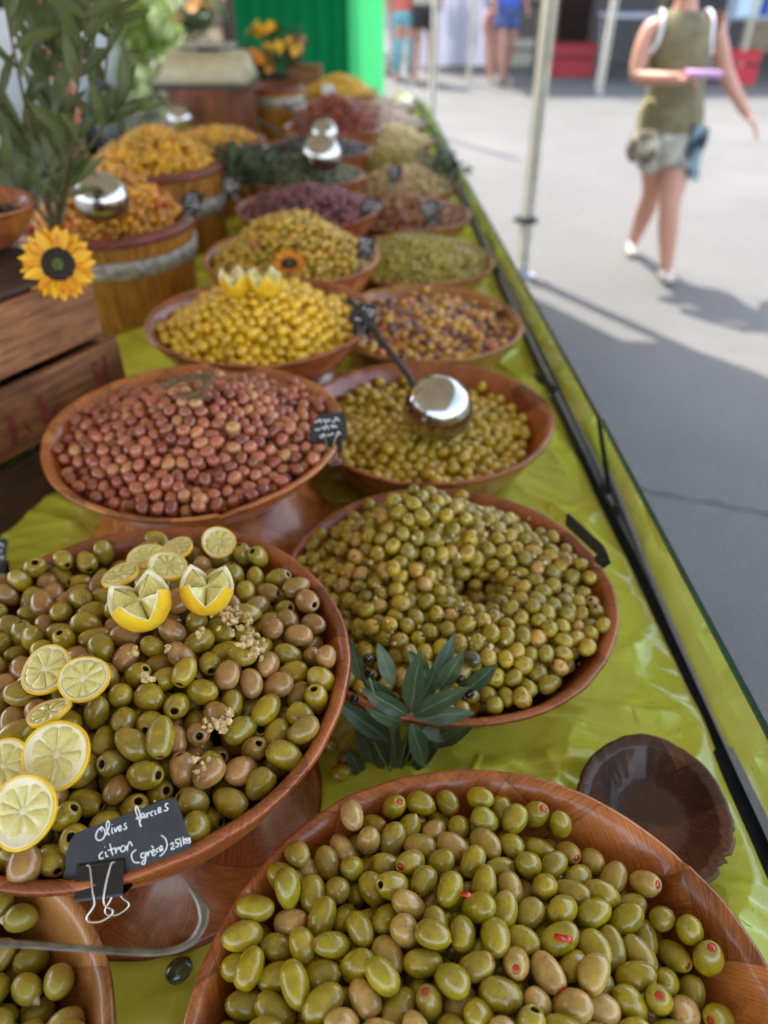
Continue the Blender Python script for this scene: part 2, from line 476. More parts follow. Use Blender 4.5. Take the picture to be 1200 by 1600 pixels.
def leaf_mat(name, c0, c1, vein, rough=0.4, tr=0.0):
    g = NG(name)
    u = g.n('SeparateXYZ'); g.l(g.uv, u.inputs[0])
    r = g.n('ObjectInfo').outputs['Random']
    ri = g.n('NewGeometry').outputs['Random Per Island']
    base = g.ramp(g.math('FRACT', g.math('ADD', r, ri)), [(0, c0), (1, c1)])
    d = g.math('ABSOLUTE', g.math('SUBTRACT', u.outputs[0], 0.5))
    rib = g.ramp(d, [(0.02, (1, 1, 1)), (0.06, (0, 0, 0))])
    w = g.math('FRACT', g.math('ADD', g.math('MULTIPLY', u.outputs[1], 9.0), g.math('MULTIPLY', d, -6.0)))
    side = g.math('MULTIPLY', g.ramp(w, [(0.0, (1, 1, 1)), (0.10, (0, 0, 0))]), 0.4)
    col = g.mix(g.math('MINIMUM', g.math('ADD', g.math('MULTIPLY', rib, 0.7), side), 1.0), base, vein)
    col = g.mix(g.math('MULTIPLY', g.noise(g.obj, 60, 3), 0.35), col, tuple(x * 0.5 for x in c0))
    g.set(Base_Color=col, Roughness=rough)
    g.bump(g.math('ADD', rib, side), 0.4, 0.0008)
    if tr:                                        # thin leaves let the sun through
        tb = g.n('BsdfTranslucent'); g.l(g.mix(.5, col, vein), tb.inputs[0])
        mx = g.n('MixShader'); mx.inputs[0].default_value = tr
        g.l(g.b.outputs[0], mx.inputs[1]); g.l(tb.outputs[0], mx.inputs[2]); g.l(mx.outputs[0], g.out.inputs[0])
    return g.m
M['leaf_dark'] = leaf_mat('sprig_leaf', (0.038, 0.070, 0.034), (0.080, 0.125, 0.055), (0.18, 0.25, 0.13), 0.40)
M['leaf_back'] = leaf_mat('sprig_leaf_back', (0.10, 0.14, 0.09), (0.15, 0.19, 0.12), (0.2, 0.24, 0.15), 0.6)
M['leaf_laurel'] = leaf_mat('laurel_leaf', (0.06, 0.085, 0.026), (0.19, 0.23, 0.085), (0.24, 0.28, 0.11), 0.38, .35)
M['stem'] = plain('green_stem', (0.15, 0.19, 0.06), 0.5)
M['stem_br'] = plain('brown_stem', (0.14, 0.11, 0.05), 0.6)
M['bush'] = leaf_mat('sunny_leaf', (0.12, 0.20, 0.02), (0.26, 0.36, 0.05), (0.34, 0.46, 0.10), 0.5, .6)
M['bush_dark'] = leaf_mat('dark_bush_leaf', (0.03, 0.06, 0.018), (0.07, 0.11, 0.035), (0.1, 0.14, 0.05), 0.5, .4)
M['petal'] = plain('yellow_petal', (0.88, 0.46, 0.01), 0.5, 0, 0.15, 60)
M['petal_or'] = plain('orange_petal', (0.80, 0.28, 0.01), 0.5, 0, 0.15, 60)
M['petal_lime'] = leaf_mat('lime_blossom', (0.55, 0.66, 0.22), (0.75, 0.80, 0.42), (0.8, 0.85, 0.5), 0.5, .55)
M['petal_wh'] = plain('cream_petal', (0.75, 0.72, 0.6), 0.5, 0, 0.15, 60)
M['disk'] = plain('flower_disk', (0.025, 0.014, 0.008), 0.8, 0, 0.5, 300)
M['disk_c'] = plain('flower_disk_centre', (0.10, 0.13, 0.02), 0.8, 0, 0.4, 200)
M['terra'] = plain('terracotta', (0.42, 0.16, 0.09), 0.7, 0, 0.2, 20)
M['greenbright'] = NG('bright_green_cloth').set(Base_Color=(0.04, 0.62, 0.16), Roughness=0.7, Transmission_Weight=0.0).m
M['greendark'] = plain('dark_green_cloth', (0.006, 0.16, 0.05), 0.7, 0, 0.25, 3)

# ================================================================== THE SETTING
def ground():
    g = NG('asphalt')
    p = g.obj
    f = g.noise(p, 1.2, 6, 0.6); f2 = g.noise(p, 55, 6, 0.8); f3 = g.noise(p, 0.35, 4, 0.6)
    col = g.ramp(f2, [(0.3, (0.070, 0.067, 0.062)), (0.7, (0.158, 0.150, 0.136))])
    col = g.mix(g.math('MULTIPLY', g.ramp(f, [(0.35, (1, 1, 1)), (0.65, (0, 0, 0))]), 0.45), col, (0.082, 0.079, 0.074))
    col = g.mix(g.math('MULTIPLY', g.ramp(f3, [(0.5, (0, 0, 0)), (0.62, (1, 1, 1))]), 0.35), col, (0.170, 0.160, 0.145))
    vo = g.n('TexVoronoi'); vo.feature = 'DISTANCE_TO_EDGE'; vo.inputs['Scale'].default_value = 0.45
    dv = g.n('VectorMath'); dv.operation = 'ADD'; g.l(p, dv.inputs[0])
    nn = g.n('TexNoise'); g.l(p, nn.inputs['Vector']); nn.inputs['Scale'].default_value = 1.6; nn.inputs['Detail'].default_value = 5
    sc = g.n('VectorMath'); sc.operation = 'SCALE'; g.l(nn.outputs['Color'], sc.inputs[0]); sc.inputs['Scale'].default_value = 0.6
    g.l(sc.outputs[0], dv.inputs[1]); g.l(dv.outputs[0], vo.inputs['Vector'])
    ck = g.ramp(vo.outputs['Distance'], [(0.0, (1, 1, 1)), (0.006, (0, 0, 0))])
    col = g.mix(g.math('MULTIPLY', ck, 0.55), col, (0.09, 0.09, 0.09))
    sp = g.ramp(g.noise(p, 7, 2), [(0.74, (0, 0, 0)), (0.77, (1, 1, 1))])
    col = g.mix(g.math('MULTIPLY', sp, 0.4), col, (0.10, 0.10, 0.10))
    g.set(Base_Color=col, Roughness=0.85)
    g.bump(f2, 0.5, 0.004)
    V, F = [], []
    xs = [-300, -60, -15, -6, -2, 0, 2, 4, 8, 15, 60, 300]
    ys = [-60, -8, -2, 0, 2, 4, 6, 9, 13, 20, 60, 400]
    for y in ys:
        for x in xs:
            V.append((x, y, 0))
    n = len(xs)
    for j in range(len(ys) - 1):
        for i in range(n - 1):
            F.append((j * n + i, j * n + i + 1, (j + 1) * n + i + 1, (j + 1) * n + i))
    tag(ob('ground', mk('ground', V, F, g.m, False)), 'pale worn asphalt of the market street', kind='structure')
ground()

def crack():
    rd = random.Random(8)
    pts = [(.86 + .047 * i, 2.135 - .017 * i + rd.uniform(-.012, .012)) for i in range(30)]
    V, F = [], []
    for i, (x, y) in enumerate(pts):
        w = rd.uniform(.002, .006)
        V += [(x, y - w, .004), (x, y + w, .004)]
    for i in range(len(pts) - 1): F.append((i * 2, i * 2 + 2, i * 2 + 3, i * 2 + 1))
    tag(ob('ground_crack', mk('ground_crack', V, F, plain('crack_dirt', (.05, .05, .05), .95), False)), 'thin dark crack running across the asphalt', kind='structure')
crack()

# ------------------------------------------------------------------ table, rail, cloth
RAILX = [(-.6, .395), (0, .39), (.37, .384), (.53, .384), (.8, .372), (.95, .361), (1.12, .351), (1.45, .335), (2.07, .312), (2.65, .298), (3.46, .270), (5.3, .195)]
def railx(y):
    return float(np.interp(y, [a for a, b in RAILX], [b for a, b in RAILX]))
BOWLS_XY = [(0.07, 0.181, .13), (-0.227, 0.439, .19), (-0.37, 0.12, .13), (0.07, 0.64, .13), (-0.25, 0.85, .19), (0.07, 1.038, .13), (-0.215, 1.233, .19), (0.09, 1.43, .13), (0.262, 0.392, .06)]
def table():
    t = empty('market_table', (0, 2.3, 0))
    tag(t, 'long market table under the yellow green sheet with a black front rail', 'table')
    ys = np.linspace(-0.6, 5.3, 30)
    V = [];F = []
    for y in ys:
        x = railx(y) - 0.015
        for (xx, z) in ((-0.95, 0.76), (-0.95, 0.785), (x, 0.785), (x, 0.76)):
            V.append((xx, y - 2.3, z))
    for i in range(len(ys) - 1):
        for k in range(4):
            F.append((i * 4 + k, i * 4 + (k + 1) % 4, i * 4 + 4 + (k + 1) % 4, i * 4 + 4 + k))
    F += [(3, 2, 1, 0), tuple(range(len(V) - 4, len(V)))]
    ob('table_top', mk('table_top', V, F, M['crate_dark'], False), t)
    for (dx, w, z0, z1, m, nm) in ((-0.003, 0.006, 0.762, 0.805, 'rail', 'rail'), (0.0045, 0.006, 0.770, 0.799, 'alu', 'rail_trim'), (0.011, 0.011, 0.765, 0.803, 'rail_grey', 'rail')):
        V = []; F = []
        for y in ys:
            x = railx(y) + dx
            for (xx, z) in ((x, z0), (x, z1), (x + w, z1), (x + w, z0)):
                V.append((xx, y - 2.3, z))
        for i in range(len(ys) - 1):
            for k in range(4):
                F.append((i * 4 + k, i * 4 + 4 + k, i * 4 + 4 + (k + 1) % 4, i * 4 + (k + 1) % 4))
        F += [(0, 1, 2, 3), tuple(range(len(V) - 4, len(V)))[::-1]]
        ob(nm, mk(nm, V, F, M[m], False), t)
    for y in (-0.5, 1.4, 3.3, 5.1):
        for x in (-0.9, railx(y) - 0.05):
            v, f = box(x - 0.02, x + 0.02, y - 2.3 - 0.02, y - 2.3 + 0.02, 0, 0.76, 0.003)
            ob('leg', mk('leg', v, f, M['alu'], False), t)
    # cloth
    g = NG('glossy_yellow_green_sheet')
    f = g.noise(g.obj, 6, 4)
    col = g.ramp(f, [(0.3, (0.66, 0.70, 0.055)), (0.7, (0.78, 0.79, 0.10))])
    dirt = g.ramp(g.noise(g.obj, 70, 3, 0.6), [(0.72, (0, 0, 0)), (0.76, (1, 1, 1))])
    col = g.mix(g.math('MULTIPLY', dirt, 0.6), col, (0.10, 0.11, 0.02))
    g.set(Base_Color=col, Roughness=g.ramp(g.noise(g.obj, 25, 4), [(0.3, (0.14,) * 3), (0.7, (0.28,) * 3)]), Coat_Weight=0.7, Coat_Roughness=0.12)
    g.bump(g.math('ADD', g.noise(g.obj, 45, 4, 0.6, 0.8), g.math('MULTIPLY', g.noise(g.obj, 14, 2), 1.5)), 0.25, 0.004)
    Y = np.concatenate([np.linspace(-0.55, 1.6, 560), np.linspace(1.61, 5.28, 300)])
    U = np.concatenate([np.linspace(-0.95, -0.45, 40)[:-1], np.linspace(-0.45, 0.372, 330)])
    uu, yy = np.meshgrid(U, Y)
    rx = np.array([railx(v) for v in Y])[:, None]
    # the sheet's front edge, pulled back in places
    pull = 0.005 + 0.008 * vnoise(Y * 1.7 + 2.2, Y * 0, 3)[:, None] + 0.004 * np.clip(1 - np.abs(Y[:, None] - 0.9) / 0.35, 0, 1)
    pull[Y < 0.50] += 0.004
    xx = np.where(uu > 0.0, uu / 0.372 * (rx - pull), uu)
    def folds(x, y):
        wx = x + 0.05 * vnoise(x * 5, y * 5, 11) ; wy = y + 0.05 * vnoise(x * 5 + 9, y * 5, 12)
        h = np.zeros_like(x)
        for k, (s, a, ang) in enumerate(((9, 0.0045, 0.5), (15, 0.0030, -0.8), (26, 0.0016, 1.3), (6, 0.006, 1.1))):
            c, sn = math.cos(ang), math.sin(ang)
            p = (wx * c + wy * sn) * s; q = (-wx * sn + wy * c) * s * 0.35
            r = 1 - np.abs(2 * vnoise(p, q, 20 + k) - 1)
            h += a * np.clip((r - 0.55) / 0.45, 0, 1) ** 1.6 * (0.4 + 1.2 * vnoise(x * 4, y * 4, 40 + k))
        for k, (s, a, ang) in enumerate(((11, 0.0016, 0.9), (19, 0.0011, -0.4), (31, 0.0007, 2.0))):
            c, sn = math.cos(ang), math.sin(ang)
            p = (wx * c + wy * sn) * s; q = (-wx * sn + wy * c) * s * 0.3
            r = 1 - np.abs(2 * vnoise(p, q, 60 + k) - 1)
            h += a * np.clip((r - 0.86) / 0.14, 0, 1) * (vnoise(x * 5, y * 5, 80 + k) > .45)
        return h
    h = 0.0008 + folds(xx, yy) * 2.8
    # a long ruck between the front bowl and the herb bowl
    ln = 0.462 + 0.05 * (xx - 0.1) - 0.5 * (xx - 0.17) ** 2 + 0.012 * (vnoise(xx * 14, yy * 0, 77) - 0.5)
    d = yy - ln
    h += 0.013 * np.exp(-(np.where(d > 0, d / 0.018, d / 0.008)) ** 2) * np.clip((xx - 0.03) / 0.05, 0, 1) * np.clip((0.34 - xx) / 0.10, 0, 1) * (0.6 + 0.6 * vnoise(xx * 22, yy * 2, 78))
    d = yy - (0.43 + 0.2 * (xx - 0.12))
    h += 0.007 * np.exp(-(d / 0.010) ** 2) * np.clip((xx - 0.03) / 0.05, 0, 1) * np.clip((0.22 - xx) / 0.06, 0, 1)
    for bx, by, br in BOWLS_XY:
        dd = np.hypot(xx - bx, yy - by)
        h *= np.clip((dd - br + 0.01) / 0.05, 0.02, 1)
    h *= 0.15 + 0.85 * np.clip((0.372 - uu) / 0.05, 0, 1)
    zz = 0.787 + h
    # hem lifts and falls a little over the rail
    edge = np.clip((uu - 0.345) / 0.027, 0, 1)
    zz += 0.003 * edge * vnoise(yy * 13, yy * 0, 6)
    n = len(U)
    V = np.stack([xx, yy, zz], -1).reshape(-1, 3)
    idx = np.arange(len(V)).reshape(len(Y), n)
    F = np.stack([idx[:-1, :-1], idx[:-1, 1:], idx[1:, 1:], idx[1:, :-1]], -1).reshape(-1, 4)
    o = ob('table_sheet', mkq('table_sheet', V, F, g.m))
    tag(o, 'shiny wrinkled yellow green plastic sheet covering the market table', 'tablecloth')
TZ = 0.789
table()

def glass():
    g = NG('guard_glass')
    t = g.t
    fr = g.n('Fresnel'); fr.inputs['IOR'].default_value = 1.5
    tr = g.n('BsdfTransparent'); tr.inputs[0].default_value = (0.86, 0.95, 0.88, 1)
    gl = g.n('BsdfGlossy'); gl.inputs['Roughness'].default_value = 0.02; gl.inputs[0].default_value = (1, 1, 1, 1)
    ms = g.n('MixShader'); g.l(fr.outputs[0], ms.inputs[0]); g.l(tr.outputs[0], ms.inputs[1]); g.l(gl.outputs[0], ms.inputs[2])
    df = g.n('BsdfDiffuse'); df.inputs[0].default_value = (0.6, 0.6, 0.55, 1)
    dust_and_sheen = g.math('ADD', g.math('MULTIPLY', g.ramp(g.noise(g.obj, 260, 2), [(0.66, (0, 0, 0)), (0.72, (1, 1, 1))]), 0.28), g.math('MULTIPLY', g.noise(g.obj, 6, 4), 0.20))  # dust specks, plus a broad pale haze painted in for the whitish reflection
    m2 = g.n('MixShader'); g.l(dust_and_sheen, m2.inputs[0]); g.l(ms.outputs[0], m2.inputs[1]); g.l(df.outputs[0], m2.inputs[2])
    g.l(m2.outputs[0], g.out.inputs[0])
    edge = plain('glass_edge_green', (0.004, 0.05, 0.035), 0.15, 0, 0.2)
    edge2 = plain('glass_edge_black', (0.01, 0.012, 0.012), 0.3, 0, 0.2)
    # (y0, bottom x0, top x0), (y1, ...)
    segs = [((-0.5, 0.396, 0.366), (0.955, 0.364, 0.321), edge, 'nearest clear glass guard panel with a dark green top edge on the table rail'),
            ((0.965, 0.360, 0.318), (2.05, 0.314, 0.270), edge2, 'second glass guard panel beyond the joint, its black edge beside the ladle bowl'),
            ((2.06, 0.313, 0.269), (3.3, 0.277, 0.222), edge2, 'third glass guard panel along the table rail, beside the far olive bowls'),
            ((3.31, 0.277, 0.222), (5.2, 0.200, 0.130), edge2, 'farthest glass guard panel, ending by the green curtain')]
    for (y0, b0, t0), (y1, b1, t1), em, lab in segs:
        r = empty('glass_guard', (b0, y0, 0.806))
        tag(r, lab, 'glass panel', 'glass guard panels along the front of the stall')
        zt = 0.951
        B0, B1, T0, T1 = Vector((b0, y0, 0.808)), Vector((b1, y1, 0.808)), Vector((t0, y0, zt)), Vector((t1, y1, zt))
        nr = (B1 - B0).cross(T0 - B0).normalized() * 0.004
        o = r.location
        V = [p - o for p in (B0, B1, T1, T0)] + [p + nr - o for p in (B0, B1, T1, T0)]
        ob('pane', mk('pane', V, [(0, 1, 2, 3), (7, 6, 5, 4)], g.m, False), r)
        def strip(a, b):
            ab = (b - a).normalized(); w = nr.normalized() * 0.0052; u = ab.cross(w).normalized() * 0.0022
            c = (a + b) / 2 + nr / 2
            vs = []
            for s in (a + nr / 2, b + nr / 2):
                for k in ((-1, -1), (1, -1), (1, 1), (-1, 1)):
                    vs.append(s + w * 0.5 * k[0] + u * k[1] - o)
            return vs, [(0, 1, 2, 3), (7, 6, 5, 4), (0, 4, 5, 1), (1, 5, 6, 2), (2, 6, 7, 3), (3, 7, 4, 0)]
        v, f = join(strip(T0, T1), strip(B0, T0), strip(B1, T1))
        ob('edge', mk('edge', v, f, em, False), r)
        # hinge foot
        for q in (0.02, 0.98):
            p = B0.lerp(B1, q)
            v, f = box(-0.004, 0.006, -0.006, 0.006, -0.006, 0.008, 0.001)
            ob('bracket', mk('bracket', v, f, M['rail'], False), r, p - o)
glass()

# ------------------------------------------------------------------ olives
def olive_prof(L, r, kind, m):
    h = L / 2
    P = []
    for i in range(m + 1):
        a = PI * i / m
        s = math.sin(a)
        rr = r * (s ** 0.92 if s > 0 else 0)
        z = -h * math.cos(a)
        P.append([rr, z])
    P[0][0] = 0.0
    if kind in ('pit', 'stuff'):
        hr = 0.34 * r
        P = [p for p in P if not (p[1] > 0 and p[0] < hr * 1.25)]
        zt = h * 0.93
        P += [[hr * 1.05, zt], [hr * 0.80, zt - 0.03 * L], [hr * 0.72, zt - 0.10 * L], [hr * 0.6, zt - 0.22 * L], [0.0, zt - (0.26 if kind == 'pit' else 0.24) * L]]
    elif kind == 'tip':
        P = P[:-1] + [[r * 0.09, h * 1.03], [0.0, h * 1.09]]
    else:
        P = P[:-1] + [[r * 0.10, h * 0.985], [0.0, h * 0.95]]
    return P
def olive_mesh(name, L, r, kind, mats, n=18, m=12, seed=0):
    rd = random.Random(seed)
    P = olive_prof(L, r, kind, m)
    k1, k2, bend, fat = rd.uniform(-0.06, 0.06), rd.uniform(-.05, .05), rd.uniform(-0.16, 0.16), rd.uniform(-0.13, 0.13)
    V, F, mi = [], [], []
    V.append((0, 0, P[0][1]))
    for (rr, z) in P[1:-1]:
        t = z / (L / 2)
        for j in range(n):
            th = 2 * PI * j / n
            q = rr * (1 + k1 * math.cos(2 * th) + k2 * math.sin(3 * th + z * 90) * 0.6 + fat * t)
            V.append((q * math.cos(th) + bend * r * (1 - t * t), q * math.sin(th), z))
    V.append((bend * r * (1 - (P[-1][1] / (L / 2)) ** 2), 0, P[-1][1]))
    last = len(V) - 1
    nr = len(P) - 2
    hole = 4 if kind in ('pit', 'stuff') else 0
    for j in range(n):
        F.append((0, 1 + (j + 1) % n, 1 + j)); mi.append(0)
    for i in range(nr - 1):
        for j in range(n):
            a, b = 1 + i * n + j, 1 + i * n + (j + 1) % n
            F.append((a, b, b + n, a + n)); mi.append(1 if hole and i >= nr - 4 + 1 else 0)
    for j in range(n):
        F.append((1 + (nr - 1) * n + j, 1 + (nr - 1) * n + (j + 1) % n, last)); mi.append(1 if hole else 0)
    return mk(name, V, F, mats, True, mi)
def low_olive(L, r, n=8, m=5):
    V = [(0, 0, -L / 2)]; F = []
    for i in range(1, m):
        a = PI * i / m
        for j in range(n):
            th = 2 * PI * j / n
            V.append((r * math.sin(a) * math.cos(th), r * math.sin(a) * math.sin(th), -L / 2 * math.cos(a)))
    V.append((0, 0, L / 2))
    last = len(V) - 1
    for j in range(n): F.append((0, 1 + (j + 1) % n, 1 + j))
    for i in range(m - 2):
        for j in range(n):
            a, b = 1 + i * n + j, 1 + i * n + (j + 1) % n
            F.append((a, b, b + n)); F.append((a, b + n, a + n))
    for j in range(n): F.append((1 + (m - 2) * n + j, 1 + (m - 2) * n + (j + 1) % n, last))
    return np.array(V), np.array(F)
def frames(A, rg):
    A = A / np.linalg.norm(A, axis=1)[:, None]
    q = rg.normal(size=A.shape)
    x = q - A * (q * A).sum(1)[:, None]
    x /= np.linalg.norm(x, axis=1)[:, None]
    y = np.cross(A, x)
    return np.stack([x, y, A], 2)            # columns
def scatter_mesh(name, C, A, L, r, mat, rg, n=8, m=5, var=0.1):
    bv, bf = low_olive(L, r, n, m)
    Fm = frames(A, rg)
    sc = 1 + rg.uniform(-var, var, (len(C), 1, 3))
    V = np.einsum('nij,nkj->nki', Fm, bv[None] * sc) + C[:, None, :]
    F = bf[None] + (np.arange(len(C)) * len(bv))[:, None, None]
    return mkq(name, V.reshape(-1, 3), F.reshape(-1, 3), mat)
def pack(surf, floor, Rm, L, r, layers, rg, iters=70, dens=1.0):
    """settle two-ball olives in a shell under the heap surface"""
    s = (L * 0.62 + r * 2 * 0.38) * 0.97 / dens
    C = []
    for k in range(layers):
        off = k * 0.5 * s
        yy = np.arange(-Rm - s, Rm + s, s * 0.866)
        for j, y in enumerate(yy):
            xx = np.arange(-Rm - s, Rm + s, s) + (s / 2 if j % 2 else 0) + off
            for x in xx:
                x2, y2 = x + rg.normal() * s * 0.22, y + off * 0.6 + rg.normal() * s * 0.22
                z = surf(x2, y2) - r * (0.9 + 1.55 * k) + rg.normal() * r * 0.35
                hq = math.hypot(x2, y2) + 1e-6
                if z - r * 0.7 > floor(x2 * (1 + r / hq), y2 * (1 + r / hq)) and hq < Rm:
                    C.append((x2, y2, z))
    C = np.array(C)
    N = len(C)
    A = rg.normal(size=(N, 3)); A[:, 2] *= 0.40
    A /= np.linalg.norm(A, axis=1)[:, None]
    hlf = L / 2 - r
    sp = np.hypot(C[:, 0], C[:, 1])
    top = np.array([surf(x, y) for x, y in C[:, :2]])
    rad = r * 0.97
    for it in range(iters):
        if it % 8 == 0:
            D = ((C[:, None] - C[None]) ** 2).sum(-1)
            I, J = np.where((D < (L * 1.15) ** 2))
            k = I < J
            I, J = I[k], J[k]
            top = np.array([surf(x, y) for x, y in C[:, :2]])
            rq = np.hypot(C[:, 0], C[:, 1]) + 1e-6
            kq = 1 + (r * 0.35 + L * 0.28) / rq
            flo = np.array([floor(x * k_, y * k_) for (x, y), k_ in zip(C[:, :2], kq)])
            depth = top - C[:, 2]
        C[:, 2] -= r * 0.025                                  # weight
        lowest = np.maximum(top - r * (0.75 + 1.55 * layers), flo + r * 0.85)
        dC = np.zeros((N, 3)); dA = np.zeros((N, 3)); cnt = np.ones(N)
        for si in (-1, 1):
            for sj in (-1, 1):
                a = C[I] + A[I] * hlf * si; b = C[J] + A[J] * hlf * sj
                d = a - b
                ln = np.linalg.norm(d, axis=1) + 1e-9
                ov = np.clip(2 * rad - ln, 0, None)
                nrm = d / ln[:, None]
                p = nrm * (ov * 0.5)[:, None]
                for c in range(3):
                    dC[:, c] += np.bincount(I, p[:, c], N) - np.bincount(J, p[:, c], N)
                    dA[:, c] += np.bincount(I, p[:, c] * si, N) - np.bincount(J, p[:, c] * sj, N)
                cnt += np.bincount(I, (ov > 0) * 1.0, N) + np.bincount(J, (ov > 0) * 1.0, N)
        w = (1.5 / np.maximum(cnt, 1.6))[:, None]
        C += dC * w
        A += dA * w / max(hlf, r * 0.3) * 0.8
        A /= np.linalg.norm(A, axis=1)[:, None]
        C[:, 2] = np.maximum(C[:, 2], lowest)
        C[:, 2] = np.minimum(C[:, 2], top + r * 0.35)
        q = np.hypot(C[:, 0], C[:, 1])
        over = q > Rm
        C[over, :2] *= (Rm / q[over])[:, None]
    top = np.array([surf(x, y) for x, y in C[:, :2]])
    return C, A, top - C[:, 2]

# ------------------------------------------------------------------ bowls
def bowl_profile(Rr, h, rb, t=0.0075, lip=0.0035):
    out, inn = [], []
    out.append((0.0, 0.004)); out.append((rb * 0.75, 0.004)); out.append((rb * 0.85, 0.0))
    n = 12
    for i in range(n + 1):
        s = i / n
        out.append((rb + (Rr - rb) * s ** 0.62, h * s * 0.985))
    out.append((Rr + lip * 0.4, h - 0.0025)); out.append((Rr, h + 0.0012)); out.append((Rr - t * 0.45, h + 0.002))
    out.append((Rr - t * 0.95, h - 0.0005))
    for i in range(n, -1, -1):
        s = i / n
        inn.append((max(rb - t * 0.3 + (Rr - t - lip * 0.2 - rb) * s ** 0.62, 0.001), t + (h - t) * s * 0.98 - 0.001))
    inn.append((rb * 0.5, t)); inn.append((0.0, t))
    return out + inn
def bowl_floor(Rr, h, rb, t=0.0075):
    def f(x, y):
        q = math.hypot(x, y)
        if q < rb: return t
        s = (q - rb) / (Rr - t - rb)
        return t + (h - t) * min(s, 1.0) ** (1 / 0.62)
    return f
def make_bowl(name, c, z, Rr, h, mat, label, cat='bowl', rb=None, seed=0, notch=(), tilt=(0, 0), group=None, inv=False, n=180, broken=()):
    rb = rb or Rr * 0.5
    rd = np.random.default_rng(seed)
    ph = rd.uniform(0, 6.28, 6)
    def mod(th, s):
        w = min(1, max(0, 1 - abs(s - 0.55) / 0.45)) ** 1.2
        dr = (0.0028 * math.sin(2 * th + ph[0]) + 0.0014 * math.sin(3 * th + ph[1]) + 0.0007 * math.sin(7 * th + ph[2]) + 0.0003 * math.sin(23 * th + ph[3])) * w
        dz = (0.0020 * math.sin(2 * th + ph[4]) + 0.0008 * math.sin(5 * th + ph[5]) + 0.0003 * math.sin(31 * th)) * w
        for (a, wd, dep) in notch:
            q = (th - a + PI) % (2 * PI) - PI
            if 0 < q < wd:
                k = (1 - q / wd) ** 1.5 * min(1, q / 0.03)
                dz -= dep * k * w; dr += dep * 0.5 * k * w
        for (a, wd, dep) in broken:
            q = abs((th - a + PI) % (2 * PI) - PI)
            if q < wd and 0.40 < s < 0.62:
                k = 0.6 + 0.4 * math.sin(th * 41) + 0.3 * math.sin(th * 97)
                dr -= dep * max(k, 0.0) * 0.8; dz -= dep * max(k, 0.15)
        return dr, dz
    V, F, UV = lathe(bowl_profile(Rr, h, rb), n, mod)
    if inv:
        V = [(x, -y, h - z_) for x, y, z_ in V]
    o = ob(name, mk(name, V, F, mat, True, None, UV), None, (c[0], c[1], z), (tilt[0], tilt[1], 0))
    tag(o, label, cat, group)
    return o

CLOCK = ['twelve', 'one', 'two', 'three', 'four', 'five', 'six', 'seven', 'eight', 'nine', 'ten', 'eleven']
def name_olives(recs, label, Rm):
    # label: (dictionary of looks, bowl phrase); every olive is told apart by look, ring, clock position and side
    looks, where = label
    cells = {}
    for o, k, x, y in recs:
        q = math.hypot(x, y) / Rm
        ring = 'centre' if q < .25 else 'inner ring' if q < .5 else 'middle ring' if q < .75 else 'outer ring'
        hr = int(round((math.atan2(x, y) % (2 * PI)) / (PI / 6))) % 12
        cells.setdefault((looks.get(k, looks['whole']), ring, hr), []).append((x, y, o))
    od = ['second', 'third', 'fourth', 'fifth', 'sixth', 'seventh']
    sides = {1: [''], 2: ['the left one', 'the right one'], 3: ['leftmost there', 'middle one there', 'rightmost there'],
             4: ['leftmost there', 'second from left', 'third from left', 'rightmost there'], 5: ['leftmost there', 'second from left', 'middle one there', 'second from right', 'rightmost there']}
    for n in range(6, 13):
        h = n // 2
        sides[n] = ['leftmost there'] + [o_ + ' from left' for o_ in od[:h - 1]] + [o_ + ' from right' for o_ in od[:n - h - 1][::-1]] + ['rightmost there']
    for (lk, ring, hr), lst in cells.items():
        lst.sort(key=lambda t: t[0])
        n = len(lst)
        for i, (x, y, o) in enumerate(lst):
            sd = sides[n][i] if n in sides else ('left half there' if i < n / 2 else 'right half there')
            o['label'] = f"{lk}, {where}, {ring} at {CLOCK[hr]} o'clock" + (', ' + sd if sd else '')
